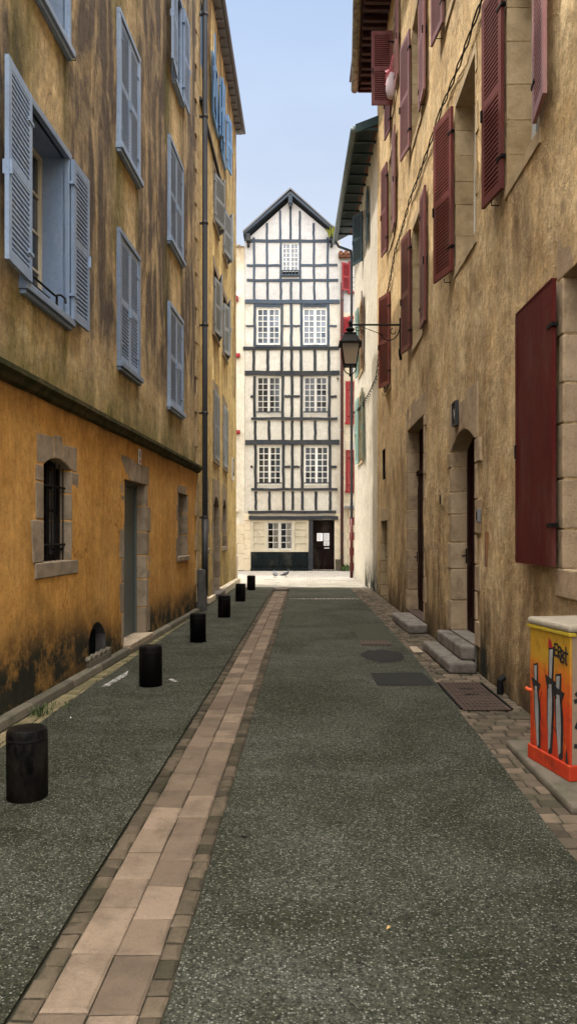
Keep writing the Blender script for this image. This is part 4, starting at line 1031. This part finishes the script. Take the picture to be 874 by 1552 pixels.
shutter(OH, 'L', rr3[0]['xa'] + .3, 11.2, .47, 1.65, 92, 'maroon_paint', y=-.03); sr(rr3[0], .6, 178, 'maroon_sunlit'); sr(rr3[1], .55, 177, 'maroon_paint')
sl(rr3[0], .5, 172, 'maroon_paint', -.35)
for o, sd in ((r1[0], -.3), (r1[1], -.35), (rr2[2], .35), (rr2[1], -.3), (r1[3], -.1)):
    xx = o['xa'] + sd if sd < 0 else o['xb'] + sd; m = MB(); m.tube([(xx, 0, o['za'] - .07), (xx, -.09, o['za'] - .07), (xx, -.09, o['za'] - .02)], .007, 5); part('shutter_stay', m, 'iron', OH)
# roof edge: rafters, boarding, old gutter
xe = lambda Z: (1.41 - .047 * (20.9 - Z)) if Z > 17.5 else 1.25
m = MB(); Zs = [20.95 - i * .62 for i in range(33)]
for p, q in zip(Zs, Zs[1:]):
    m.face([(X(p), xe(p) - xo(p), 13.98), (X(p), .05, 14.16), (X(q), .05, 14.16), (X(q), xe(q) - xo(q), 13.98)], 0)
    m.box(X(p) + .05, X(p) + .16, xe(p) - xo(p) + .05, .05, 13.86, 13.97)
    m.box(X(p) + .3, X(p) + .41, xe(p) - xo(p) + .05, .05, 13.86, 13.97)
m.box(X(20.95) - .05, X(20.95), xe(20.95) - xo(20), .2, 13.84, 14.1)
part('eave_rafters', m, 'rafter_red', OH)
m = MB(); pts = [(X(Z), xe(Z) - xo(Z) - .1, 13.92) for Z in (21.0, 19.2, 17.5, 10, 1.2)]; m.tube(pts, .10, 12); part('gutter', m, 'gutter_mottled', OH, smooth=True)
m = MB(); m.solid([(X(21), -.75, 14.12), (XE, -.75, 14.12), (XE, 4, 15.8), (X(21), 4, 15.8), (X(21), 8, 14.1), (XE, 8, 14.1)], [(0, 1, 2, 3), (3, 2, 5, 4)]); part('roof', m, 'roof_tile', OH)
# ---- things on the ochre wall
def onwall(name, Z, z, label, cat, y=0): 
    o = empty(name, (xo(Z) - y, Z, z), ao); return tag(o, label, cat)
def text_mesh(txt, size, mat):
    c = bpy.data.curves.new('txt', 'FONT'); c.body = txt; c.size = size; c.align_x = 'CENTER'; c.align_y = 'CENTER'; c.extrude = .001
    o = bpy.data.objects.new('txt', c); COL.objects.link(o); dg = bpy.context.evaluated_depsgraph_get()
    me = bpy.data.meshes.new_from_object(o.evaluated_get(dg)); bpy.data.objects.remove(o); me.transform(Matrix.Rotation(R(90), 4, 'X'))
    me.materials.clear(); me.materials.append(M[mat]); return me
s = onwall('house_number_plate', 9.95, 3.18, 'dark framed number plate on the keystone above the arched doorway', 'sign', .02)
m = MB(); m.box(-.11, .11, -.03, .0, -.14, .16); part('plate', m, 'iron', s, bevel=.01)
m = MB(); m.box(-.12, -.1, -.045, .0, -.15, .17); m.box(.1, .12, -.045, 0, -.15, .17); m.box(-.1, .1, -.045, 0, .15, .17); m.box(-.1, .1, -.045, 0, -.15, -.13); part('rim', m, 'pipe_dark', s)
link('digit', text_mesh('V', .2, 'sign_white'), s, (0, -.034, 0))
s = onwall('doorbell', 11.05, 2.12, 'small white and black bell plate left of the arched doorway', 'doorbell', .0)
m = MB(); m.box(-.04, .04, -.03, 0, -.09, .11); part('plate', m, 'stone_tan', s, bevel=.01); m = MB(); m.box(-.03, .03, -.045, -.036, -.07, .06); part('button_panel', m, 'iron', s)
s = onwall('intercom', 8.72, 1.82, 'little grey intercom right of the arched doorway', 'intercom')
m = MB(); m.box(-.035, .035, -.04, 0, -.07, .08); part('casing', m, 'soffit_grey', s, bevel=.006); m = MB(); m.box(-.02, .02, -.045, -.0405, -.04, .05); part('button_panel', m, 'iron', s)
s = onwall('cover_strip', 8.38, 1.25, 'rusty copper-brown metal strip fixed upright on the ochre wall', 'metal strip')
m = MB(); m.box(-.035, .035, -.025, .005, 0, .39); part('strip', m, 'copper', s, bevel=.004)
m = MB(); [m.tube([(0, -.03, .05 + i * .05), (0, -.024, .05 + i * .05)], .008, 6) for i in range(4)]; part('rivet', m, 'soffit_grey', s)
s = onwall('iron_pipe', 7.65, .0, 'small dark iron pipe end at the foot of the ochre wall behind the rusty cover', 'pipe')
m = MB(); m.tube([(0, -.05, 0), (0, -.05, .14), (0, 0, .17)], .035, 8); part('pipe', m, 'iron', s)
# cables
def cable(pts, r=.011, n=70, twist=.02):
    P = [Vector(p) for p in pts]; out = []
    for i in range(n + 1):
        u = i / n * (len(P) - 1); k = min(int(u), len(P) - 2); f = u - k; q = P[k].lerp(P[k + 1], f); q.z -= .05 * math.sin(f * math.pi); out.append(q)
    m = MB()
    for s in (0, math.pi): m.tube([q + Vector((twist * math.cos(i * 1.4 + s), 0, twist * math.sin(i * 1.4 + s))) for i, q in enumerate(out)], r, 5)
    return m
m = cable([(xo(Z) - .04, Z, z) for Z, z in ((1.5, 7.5), (6, 7.5), (8.5, 7.58), (11, 7.76), (14.1, 7.86), (16.4, 7.75), (17.9, 7.3))]); tag(part('cable', m, 'iron'), 'black twisted cable sagging along the ochre wall between the shutter rows', 'cable')
m = cable([(xo(17.9) - .05, 17.9, 7.25), (1.9, 20.7, 5.9), (xw(24) - .05, 24, 5.75), (xw(27.3) - .04, 27.3, 6.0)], twist=.04); tag(part('cable', m, 'iron'), 'looped black cable running past the lantern onto the cream house', 'cable')

# ================================================================== lantern
lz = 15.7; L = tag(empty('wall_lantern', (xo(lz), lz, 5.95), ao), 'black iron street lantern with frosted glass hanging from a scrolled wall bracket', 'street lamp')
m = MB(); m.tube([(0, -.02, -.62), (0, -.02, .14)], .022, 8); m.tube([(0, 0, 0), (0, -1.06, 0)], .02, 8)
m.tube([(0, -.02, -.5), (0, -.02, -.6), (0, 0, -.72)], .04, 6); part('bracket', m, 'iron', L)
m = MB()
def spiral(cx, cz, r0, r1, a0, a1, n=26): return [(0, cx + (r0 + (r1 - r0) * i / n) * math.cos(a0 + (a1 - a0) * i / n), cz + (r0 + (r1 - r0) * i / n) * math.sin(a0 + (a1 - a0) * i / n)) for i in range(n + 1)]
m.tube(spiral(-.16, -.14, .04, .07, 0, -4.5) , .009, 6)
m.tube([(0, -.03 - .22 * (1 - math.cos(t * math.pi / 20)) * 1.0, -.02 - .3 * math.sin(t * math.pi / 20)) for t in range(0, 17)], .011, 6)
m.tube([(0, -.34, -.22), (0, -.85, -.03)], .008, 6); m.tube(spiral(-.9, -.08, .03, .06, 1.5, 7.5), .009, 6)
part('scroll', m, 'iron', L)
lx = -1.055
def fr(m, prof, mi=0):      # square frustum stack about (0,lx)
    vs = []; fs = []
    for h, z in prof: vs += [(-h, lx - h, z), (h, lx - h, z), (h, lx + h, z), (-h, lx + h, z)]
    for i in range(len(prof) - 1):
        for k in range(4): fs.append((i * 4 + k, i * 4 + (k + 1) % 4, i * 4 + 4 + (k + 1) % 4, i * 4 + 4 + k))
    fs += [(3, 2, 1, 0), tuple(len(prof) * 4 - 4 + k for k in range(4))]; m.solid(vs, fs, mi)
m = MB(); fr(m, [(.235, -.42), (.235, -.385), (.2, -.375), (.12, -.22), (.125, -.19), (.09, -.17)])
m.lathe([(.085, -.17), (.05, -.15), (.085, -.12), (.095, -.09), (.06, -.06), (.03, -.05), (.03, .02), (.045, .03), (.03, .07), (.005, .1)], (0, lx, 0), 14)
cap_ = part('cap', m, 'iron', L)
m = MB()
for sx in (-1, 1):
    for sy in (-1, 1): m.tube([(sx * .185, lx + sy * .185, -.42), (sx * .125, lx + sy * .125, -.83)], .013, 6)
fr(m, [(.135, -.86), (.135, -.83)])
for sx, sy in ((-1, 0), (1, 0), (0, 1), (0, -1)): m.tube([(sx * .12, lx + sy * .12, -.86), (sx * .13, lx + sy * .13, -.93), (sx * .07, lx + sy * .07, -1.0), (0, lx, -1.03)], .012, 6)
m.lathe([(.004, -1.08), (.025, -1.06), (.025, -1.03), (.01, -1.0)], (0, lx, 0), 10)
part('frame', m, 'iron', L)
for k in range(4):
    m = MB(); a = k * math.pi / 2; mt = Matrix.Translation((0, lx, 0)) @ Matrix.Rotation(a, 4, 'Z')
    m.face([mt @ Vector(p) for p in ((-.118, -.12, -.83), (.118, -.12, -.83), (.178, -.18, -.42), (-.178, -.18, -.42))]); part('pane', m, 'lantern_glass', L)
m = MB(); m.lathe([(.004, -.66), (.035, -.63), (.045, -.57), (.03, -.5), (.025, -.42)], (0, lx, 0), 12); part('bulb', m, 'frosted', L, smooth=True)

# ================================================================== pink net bag
P = tag(empty('net_bag', (1.86, 16.72, 11.2)), 'pink plastic hanger and pale net bag dangling from the open maroon shutter', 'bag')
m = MB()
for i in range(7): m.tube([(.13 * math.cos(k * math.pi / 8) * (1 - .1 * (i % 3)), .08 * math.sin(k * math.pi / 8 + i), .62 - .045 * i + .09 * math.sin(k * math.pi / 8)) for k in range(17)], .012, 5)
m.tube([(0, 0, .68), (.03, 0, .85), (.05, 0, 1.0)], .01, 5); m.tube([(-.04, 0, .66), (.0, 0, .84), (.03, 0, .98)], .008, 5); part('hanger', m, 'pink_plastic', P)
m = MB(); m.lathe([(.05, .02), (.1, .06), (.13, .2), (.12, .4), (.09, .55), (.04, .6)], n=14)
part('net', m, 'pink_pale', P, smooth=True)

# ================================================================== bollards
bx = [(-1.70, 4.62), (-1.655, 8.05), (-1.625, 11.35), (-1.605, 14.75), (-1.60, 18.3), (-1.615, 22.0)]
bl = ['nearest and largest black bollard in the row along the left side', 'second nearest black bollard, beside the white paint scuff', 'third black bollard from the viewer, past the grey door', 'fourth black bollard from the viewer, near the drainpipe foot', 'fifth black bollard from the viewer, level with the arched door', 'farthest and smallest black bollard, where the square begins']
m = MB(); m.lathe([(.12, 0), (.12, .405), (.114, .422), (.104, .43), (.02, .432)], n=32); bme = m.mesh('post', ['bollard_black'])
m = MB(); m.lathe([(.1215, 0), (.1225, .003), (.1225, .012), (.1215, .015)], n=32); rme = m.mesh('ring', ['iron'])
for i, ((x, y), lab) in enumerate(zip(bx, bl)):
    r_ = tag(empty('bollard', (x, y, 0), i * 1.1), lab, 'bollard', 'black cylindrical bollards along the left side')
    r_.rotation_euler = (R(jit(.6)), R(jit(.6)), i * 1.1)
    o = link('post', bme, r_); link('ring', rme, r_, (0, 0, .36))
for me in (bme,):
    me.polygons.foreach_set('use_smooth', [len(p.vertices) == 4 and abs(p.normal.z) < .3 for p in me.polygons])

# guard stone at the drainpipe
m = MB(); st = [(.12, 0), (.115, .2), (.105, .5), (.1, .8), (.085, .87), (.04, .89)]; m.lathe(st, n=10)
g = part('guard_stone', m, 'stone_black', loc=(-2.22, 15.95, 0)); tag(g, 'worn dark stone post standing at the foot of the left drainpipe', 'stone post')
for v in g.data.vertices: v.co.x += .02 * noise.noise(v.co * 7); v.co.y += .02 * noise.noise(v.co * 7 + Vector((5, 0, 0)))

# ================================================================== steps
def step(poly, z0, z1, lab, cat='step'):
    m = MB(); m.flat(poly, z0, z1); return tag(part('doorstep', m, 'step_stone', bevel=.03), lab, cat)
step([(1.63, 12.25), (1.955, 12.3), (1.95, 14.3), (1.58, 14.2)], 0, .15, 'single worn stone step before the tall maroon doorway')
step([(1.63, 8.75), (1.95, 8.72), (1.96, 10.5), (1.60, 10.55)], 0, .13, 'lower stone step of the arched doorway, lying on the setts')
step([(1.80, 8.9), (1.972, 8.88), (1.965, 10.45), (1.785, 10.45)], .13, .3, 'upper narrow stone step of the arched doorway, resting on the lower one')

# ================================================================== covers and grates
def cover(name, poly, z, mat, lab, ribs=None, cat='manhole cover'):
    root = tag(empty(name, (sum(p[0] for p in poly) / len(poly), sum(p[1] for p in poly) / len(poly), z)), lab, cat); ox, oy = root.location.x, root.location.y
    m = MB(); m.flat([(x - ox, y - oy) for x, y in poly], 0, .006); part('plate', m, mat, root)
    if ribs:
        m = MB(); xs = [p[0] - ox for p in poly]; ys = [p[1] - oy for p in poly]; x0, x1, y0, y1 = min(xs) + .03, max(xs) - .03, min(ys) + .03, max(ys) - .03
        if ribs == 'bars':
            n = 9
            for i in range(n): a = x0 + (x1 - x0) * i / (n - 1); m.box(a - .012, a + .012, y0, y1, .006, .016)
        else:
            nx, ny = 9, 18
            for i in range(nx):
                for j in range(ny):
                    a = x0 + (x1 - x0) * (i + .5) / nx; c = y0 + (y1 - y0) * (j + .5) / ny; m.box(a - .014, a + .014, c - .02, c + .02, .006, .010)
        part('grip_pattern' if ribs == 'studs' else 'bars', m, mat, root)
        if ribs == 'studs':
            m = MB()
            for c in (y0 + (y1 - y0) * .5, y0 + (y1 - y0) * .72): m.box(-.07, .07, c - .02, c + .02, .0105, .0135)
            m.box(x0 - .05, x0 - .03, y0, y1, .0, .011); m.box(x1 + .03, x1 + .05, y0, y1, 0, .011); part('handle', m, 'iron', root)
    return root
cover('manhole_cover', [(1.42, 6.9), (1.86, 6.9), (1.84, 8.2), (1.42, 8.2)], .006, 'rust', 'large rusty brown studded metal cover in the right-hand setts', 'studs')
cover('drain_grate', [(.78, 10.95), (1.22, 10.95), (1.22, 11.4), (.78, 11.4)], .008, 'rust', 'narrow rusty grate in the road between green and black patches', 'bars', 'grate')
cover('drain_grate', [(-.99, 21.7), (-.5, 21.7), (-.5, 22.3), (-.99, 22.3)], .006, 'iron', 'dark slotted drain grate at the far end of the stone gutter', 'bars', 'grate')

# ================================================================== cabinet
m = MB(); m.flat([(1.50, 5.75), (1.51, 4.35), (2.0, 4.35), (2.0, 5.72)], -.01, .055); tag(part('concrete_base', m, 'kerb_stone', bevel=.02), 'low concrete slab under the painted utility cabinet', 'concrete base')
CB = tag(empty('utility_cabinet', (1.66, 4.76, .055), math.atan2(5.27 - 4.76, 1.56 - 1.66)), 'utility cabinet painted orange and yellow with grey knives and black scrawls', 'utility cabinet')
# local X along the street side away from the viewer, -Y ... front painted face at y=0 (towards the street is +Y)
CW = .52; CD = .40; CHt = .92
m = MB(); m.box(0, CW, -CD, 0, .1, CHt, 0); 
for i in range(len(m.f)): pass
body = MB(); body.solid([(0, -CD, .1), (CW, -CD, .1), (CW, 0, .1), (0, 0, .1), (0, -CD, CHt), (CW, -CD, CHt), (CW, 0, CHt), (0, 0, CHt)], [(0, 1, 5, 4), (1, 2, 6, 5), (3, 0, 4, 7), (4, 5, 6, 7), (0, 3, 2, 1)], 0)
part('body', body, 'cabinet_beige', CB)
m = MB(); m.solid([(.0, 0, .1), (CW, 0, .1), (CW, 0, CHt), (0, 0, CHt), (.0, .014, .1), (CW, .014, .1), (CW, .014, CHt), (0, .014, CHt)], [(4, 7, 6, 5), (0, 4, 5, 1), (1, 5, 6, 2), (2, 6, 7, 3), (3, 7, 4, 0)])
dpan = part('door', m, 'cabinet_art', CB, bevel=.004)
m = MB(); m.box(-.015, CW + .015, -CD - .01, .028, .0, .1); part('plinth', m, 'cabinet_art', CB, bevel=.008)
m = MB(); m.box(-.02, CW + .02, -CD - .02, .03, CHt + .012, CHt + .06); part('lid', m, 'cabinet_lid', CB, bevel=.018)
m = MB(); m.box(-.018, CW + .018, -.02, .028, CHt - .012, CHt + .0115); part('lid_edge', m, 'lid_yellow', CB, bevel=.004)
m = MB(); m.tube([(CW - .02, .01, .47), (CW + .005, .03, .475), (CW + .025, .03, .48)], .013, 8); part('handle', m, 'cabinet_art', CB)
def sp(m, pts, mi, y=.0165): m.face([(x, y, z) for x, z in pts][::-1], mi)
m = MB()
def knife(x, z0, zc, z1, tilt, s=1.0):      # grey handle above, blade below, black outline
    f = lambda dx, z: (x + dx * s * 1.5 + tilt * (z - z0), z)
    sp(m, [f(-.028, z0), f(.0, z0 - .03), f(.024, zc - .2), f(.03, zc), f(-.02, zc + .02), f(-.036, zc - .12)], 1, .0160)
    sp(m, [f(-.012, z0 + .03), f(.004, z0), f(.016, zc - .2), f(.018, zc - .02), f(-.01, zc), f(-.02, zc - .12)], 0, .0175)
    sp(m, [f(-.022, zc), f(.02, zc), f(.022, z1), f(-.024, z1 + .02)], 1, .0160)
    sp(m, [f(-.008, zc + .05), f(.012, zc + .05), f(.014, z1 - .01), f(-.014, z1)], 0, .0175)
    sp(m, [f(-.05, zc + .04), f(.045, zc + .07), f(.03, zc + .0), f(-.03, zc - .01)], 1, .0185)
    sp(m, [f(-.012, zc + .015), f(.01, zc + .015), f(.01, zc - .05), f(-.012, zc - .05)], 0, .0195)
knife(.41, .10, .50, .66, .05, .9); knife(.26, .12, .55, .80, -.05, 1.05); knife(.13, .12, .50, .64, .02, 1.1)
sp(m, [(.205, .805), (.265, .805), (.258, .87), (.225, .85)], 2, .0190); sp(m, [(.02, .1), (.05, .1), (.045, .2), (.03, .17)], 1)
def ribbon(m, pts, w, mi, y=.0205, plane='xz'):
    for p, q in zip(pts, pts[1:]):
        d = (Vector(q) - Vector(p)); n_ = Vector((-d.y, d.x)).normalized() * w; d = d.normalized() * w * .6
        quad = [Vector(p) - d + n_, Vector(p) - d - n_, Vector(q) + d - n_, Vector(q) + d + n_]
        if plane == 'xz': m.face([(a.x, y, a.y) for a in quad], mi)
        else: m.face([(y, a.x, a.y) for a in quad], mi)
# outlines and the scrawled tag
for k, (x, z0, z1) in enumerate(((.34, .3, .5), (.075, .3, .52), (.18, .3, .52))): ribbon(m, [(x, z1), (x + .03, (z0 + z1) / 2 + .04), (x + .02, z0), (x - .02, z0 - .03)], .0025, 1)
Lw = .035
def letter(strokes, ox, oz, s): 
    for st in strokes: ribbon(m, [(ox - px_ * s * 1.25, oz + pz * s * 2.3) for px_, pz in st], .0075, 1, .0205 + rnd.random() * .001)
letter([[(.9, 1), (0, 1), (0, 0), (.9, 0)], [(0, .5), (.7, .5)]], .175, .765, .032)
letter([[(0, 0), (0, 1), (.8, .9), (.8, .6), (0, .5), (.9, -.3)]], .133, .755, .032)
letter([[(0, 0), (0, 1), (.7, .85), (.6, .55), (0, .5), (.9, .3), (.7, 0), (0, 0)]], .095, .735, .034)
letter([[(.4, 1.3), (.4, 0), (.7, -.1)], [(-.1, .8), (1, .8)]], .055, .735, .034)
part('painted_knives', m, ['knife_grey', 'ink', 'red_paint'], dpan)
m = MB()
for pts in ([(-.02, .5), (-.2, .56), (-.36, .5)], [(-.03, .55), (-.1, .47), (-.06, .42), (-.2, .4), (-.3, .44)], [(-.05, .38), (-.03, .34), (-.12, .3), (-.3, .36)], [(-.02, .22), (-.16, .2), (-.3, .24)]): ribbon(m, pts, .014, 0, -.002 - rnd.random() * .001, 'yz')
part('scrawl', m, 'ink', CB)

# ================================================================== signs on the left
s = tag(empty('wall_plate', (XL(11.04) + .012, 11.04, 2.73), a1), 'small white plate with dark oval mark above the grey door', 'sign')
m = MB(); m.box(-.075, .075, -.012, 0, -.1, .12); part('plate', m, 'sign_white', s, bevel=.004)
m = MB(); m.prism([(.04 * math.cos(k * math.pi / 8), .05 + .05 * math.sin(k * math.pi / 8)) for k in range(16)], -.0145, -.0125, 0); m.prism([(.018 * math.cos(k * math.pi / 8) + .006, .055 + .03 * math.sin(k * math.pi / 8)) for k in range(16)], -.0165, -.015, 1); m.box(-.02, .02, -.0145, -.0125, -.025, -.015)
part('oval_mark', m, ['ink', 'sign_white'], s)
m = MB(); m.box(-.055, .055, -.0145, -.0125, -.06, -.04); m.box(-.05, .045, -.0145, -.0125, -.08, -.068); part('red_line', m, 'red_paint', s)
s = tag(empty('wall_plaque', (-2.32, 23.6, 3.35), R(90)), 'tall black plaque with pale figure near the corner of the yellow house', 'sign')
m = MB(); m.box(-.2, .2, -.04, 0, .1, .62); part('plate', m, 'ink', s); m = MB(); m.box(-.22, -.2, -.045, 0, .08, .64); m.box(.2, .22, -.045, 0, .08, .64); m.box(-.2, .2, -.045, 0, .62, .64); m.box(-.2, .2, -.045, 0, -.06, .08); part('rim', m, 'sign_white', s)
m = MB(); m.prism([(-.03, .2), (.04, .2), (.06, .4), (.02, .55), (-.06, .5), (-.02, .38)], -.044, -.0405); part('figure', m, 'sign_white', s)
# notices on the far door
for (u0, u1, v0, v1), lab in zip(((480, 489, 808, 820), (490.3, 498.8, 808, 819.5), (490.3, 498.8, 820.2, 831.5)), ('white paper notice on the far door, left one', 'white paper notice on the far door, upper right one', 'white paper notice on the far door, lower right one')):
    s = tag(empty('paper_notice', (U((u0 + u1) / 2), 34.084, V(v1))), lab, 'notice', 'paper notices on the far door')
    m = MB(); w = (u1 - u0) * S / 2; h = (v1 - v0) * S; m.box(-w, w, -.004, 0, 0, h); part('sheet', m, 'paper', s)
    m = MB(); [m.box(-w * .75, w * rnd.uniform(.3, .75), -.0065, -.0045, h * (.15 + .1 * i), h * (.15 + .1 * i) + .008) for i in range(8)]; part('print', m, 'soffit_grey', s)

# ================================================================== pigeons
def pigeon(x, y, ang, lab):
    r_ = tag(empty('pigeon', (x, y, 0), ang), lab, 'pigeon', 'pigeons on the far cobbles'); m = MB()
    spine = [(-.20, 0, .075, .012), (-.13, 0, .09, .03), (-.06, 0, .115, .058), (.0, 0, .135, .07), (.06, 0, .155, .064), (.1, 0, .185, .042), (.115, 0, .215, .030), (.125, 0, .24, .033), (.14, 0, .255, .028), (.158, 0, .252, .012), (.18, 0, .245, .003)]
    m.tube([p[:3] for p in spine], [p[3] for p in spine], 12); part('body', m, 'pigeon', r_, smooth=True)
    for sy in (-1, 1):
        m = MB(); m.tube([(.05, sy * .06, .15), (-.05, sy * .066, .13), (-.16, sy * .03, .095), (-.2, sy * .015, .085)], [.02, .032, .018, .004], 8); part('wing', m, 'pigeon', r_, smooth=True)
        m = MB(); m.tube([(.0, sy * .025, .09), (.01, sy * .028, .0)], .006, 5)
        for a in (-.5, 0, .5): m.tube([(.01, sy * .028, .006), (.05 * math.cos(a) + .01, sy * .028 + .05 * math.sin(a), .004)], .004, 4)
        part('leg', m, 'copper', r_)
pigeon(-1.2, 28.6, 1.9, 'dark pigeon walking on the far cobbles, left of the pair'); pigeon(-.82, 28.9, .4, 'dark pigeon on the far cobbles, right of the pair')

# ================================================================== plants and litter
def tuft(x, y, z, n, h, lab, mat='leaf_green', spread=.08, name='weed'):
    r_ = tag(empty(name, (x, y, z)), lab, 'plant'); m = MB()
    for i in range(n):
        a = rnd.uniform(0, 6.28); l = h * rnd.uniform(.5, 1); o = Vector((jit(spread), jit(spread), 0)); d = Vector((math.cos(a), math.sin(a), 0)) * l * .6; w = Vector((-math.sin(a), math.cos(a), 0)) * .006 * (h / .08)
        p1 = o + d * .4 + Vector((0, 0, l * .7)); p2 = o + d + Vector((0, 0, l))
        m.face([o - w * .6, o + w * .6, p1 + w, p1 - w]); m.face([p1 - w, p1 + w, p2])
    part('leaves', m, mat, r_)
tuft(-2.36, 6.75, 0, 34, .09, 'small green weed tuft on the mossy setts nearest the viewer'); tuft(-2.30, 7.05, 0, 22, .06, 'low green weed beside the left kerb, just past the nearest tuft', spread=.15)
tuft(U(503), 33.62, V(364), 40, .45, 'yellow green plant sprouting at the right eave of the half-timbered house', 'plant_yellow', .15, 'roof_plant')
tuft(U(523), 33.8, 0, 40, .35, 'dark plant at the foot of the drainpipe beside the red door', 'leaf_green', .15, 'roof_plant')
lit = [(.33, 3.07, .011, 'leaf_dry', 'dry tan leaf on the asphalt in the middle foreground'), (-.33, 4.0, .02, 'ink', 'dark crumpled scrap beside the gutter stones'), (-2.05, 6.6, .012, 'paper', 'small white scrap near the left setts')]
for x, y, s_, mt, lab in lit:
    m = MB(); m.solid([(-s_ * 1.6, 0, .004), (0, -s_ * .5, .008), (s_ * 1.6, 0, .006), (0, s_ * .6, .014), (0, 0, .003)], [(0, 1, 3), (1, 2, 3), (0, 4, 1), (4, 2, 1)])
    o = part('fallen_leaf' if mt == 'leaf_dry' else 'litter_scrap', m, mt, loc=(x, y, .006), rot=rnd.uniform(0, 3)); tag(o, lab, 'leaf' if mt == 'leaf_dry' else 'litter')

# ================================================================== light, sky, camera
SKY_FILL_A, SKY_FILL_B, BACK, SKY_FILL = .78, .98, .25, (128., 123., 116.)  # unseen bright sky, added to brighten the narrow street
d = Vector((1, -.7, -2.1)).normalized()
sun = bpy.data.lights.new('sun', 'SUN'); sun.energy = 5.0; sun.angle = R(.55); sun.color = (1, .93, .82)
so = bpy.data.objects.new('sun', sun); COL.objects.link(so); so.rotation_euler = d.to_track_quat('-Z', 'Y').to_euler(); so.location = (-10, 20, 30)
el = math.asin(-d.z); az_ = math.atan2(-d.x, -d.y)
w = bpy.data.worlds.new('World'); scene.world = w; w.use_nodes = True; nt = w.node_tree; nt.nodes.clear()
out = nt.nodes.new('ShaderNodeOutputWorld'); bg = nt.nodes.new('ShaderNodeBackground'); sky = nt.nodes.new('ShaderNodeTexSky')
sky.sky_type = 'NISHITA'; sky.sun_disc = False; sky.sun_elevation = el; sky.sun_rotation = az_; sky.air_density = 1.0; sky.dust_density = 2.0; sky.ozone_density = 1.0
bg.inputs[1].default_value = .15
tc = nt.nodes.new('ShaderNodeTexCoord'); mp = nt.nodes.new('ShaderNodeMapping'); mp.inputs['Scale'].default_value = (1, 1, 2.5); nz_ = nt.nodes.new('ShaderNodeTexNoise'); nz_.inputs['Scale'].default_value = 2.2; nz_.inputs['Detail'].default_value = 6; nz_.inputs['Roughness'].default_value = .55
nt.links.new(tc.outputs['Generated'], mp.inputs[0]); nt.links.new(mp.outputs[0], nz_.inputs['Vector'])
rp = nt.nodes.new('ShaderNodeValToRGB'); rp.color_ramp.elements[0].position = .3; rp.color_ramp.elements[0].color = (.6, .6, .6, 1); rp.color_ramp.elements[1].position = .72; rp.color_ramp.elements[1].color = (1, 1, 1, 1); nt.links.new(nz_.outputs['Fac'], rp.inputs[0])
mx = nt.nodes.new('ShaderNodeMix'); mx.data_type = 'RGBA'; nt.links.new(rp.outputs[0], mx.inputs[0]); nt.links.new(sky.outputs[0], mx.inputs[6]); sz = nt.nodes.new('ShaderNodeSeparateXYZ'); nt.links.new(tc.outputs['Generated'], sz.inputs[0])
gr = nt.nodes.new('ShaderNodeValToRGB'); gr.color_ramp.elements[0].position = .24; gr.color_ramp.elements[0].color = (.90, .94, 1.0, 1); gr.color_ramp.elements[1].position = .58; gr.color_ramp.elements[1].color = (.52, .68, .95, 1); nt.links.new(sz.outputs[2], gr.inputs[0])
gm = nt.nodes.new('ShaderNodeVectorMath'); gm.operation = 'SCALE'; gm.inputs['Scale'].default_value = 6.7; nt.links.new(gr.outputs[0], gm.inputs[0]); nt.links.new(gm.outputs[0], mx.inputs[7])
# fill glow added out of view overhead and behind, clear pale blue low down ahead
def wn(op, a, b=0.0):
    n_ = nt.nodes.new('ShaderNodeMath'); n_.operation = op
    for i_, v_ in enumerate((a, b)):
        if hasattr(v_, 'is_output'): nt.links.new(v_, n_.inputs[i_])
        else: n_.inputs[i_].default_value = v_
    return n_.outputs[0]
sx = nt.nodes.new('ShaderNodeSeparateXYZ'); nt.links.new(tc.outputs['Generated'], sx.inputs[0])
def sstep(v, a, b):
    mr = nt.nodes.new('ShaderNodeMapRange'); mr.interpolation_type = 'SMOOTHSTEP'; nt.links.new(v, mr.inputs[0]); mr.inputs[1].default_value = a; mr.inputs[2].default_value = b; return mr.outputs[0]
fill = wn('MAXIMUM', sstep(sx.outputs[2], SKY_FILL_A, SKY_FILL_B), wn('MULTIPLY', sstep(wn('MULTIPLY', sx.outputs[1], -1.0), .0, .6), wn('MULTIPLY', sstep(sx.outputs[2], .0, .4), BACK)))
fill = wn('MULTIPLY', fill, wn('ADD', .6, wn('MULTIPLY', nz_.outputs['Fac'], .8)))
mx2 = nt.nodes.new('ShaderNodeMix'); mx2.data_type = 'RGBA'; nt.links.new(fill, mx2.inputs[0]); nt.links.new(mx.outputs[2], mx2.inputs[6]); mx2.inputs[7].default_value = (*SKY_FILL, 1)
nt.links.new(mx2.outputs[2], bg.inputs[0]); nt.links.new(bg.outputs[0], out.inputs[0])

cam = bpy.data.cameras.new('camera'); co = bpy.data.objects.new('camera', cam); COL.objects.link(co)
co.location = (0, 0, 1.6); co.rotation_euler = (R(90), 0, 0)
cam.sensor_width = 36; cam.sensor_fit = 'AUTO'; cam.lens = 1150 / 1552 * 36
cam.shift_x = -28 / 1552; cam.shift_y = 35 / 1552; cam.clip_end = 600; cam.clip_start = .05
scene.camera = co
scene.view_settings.view_transform = 'Standard'; scene.view_settings.look = 'None'; scene.view_settings.exposure = 0
scene.render.resolution_x = 576; scene.render.resolution_y = 1024
scene.cycles.max_bounces = 12; scene.cycles.diffuse_bounces = 5
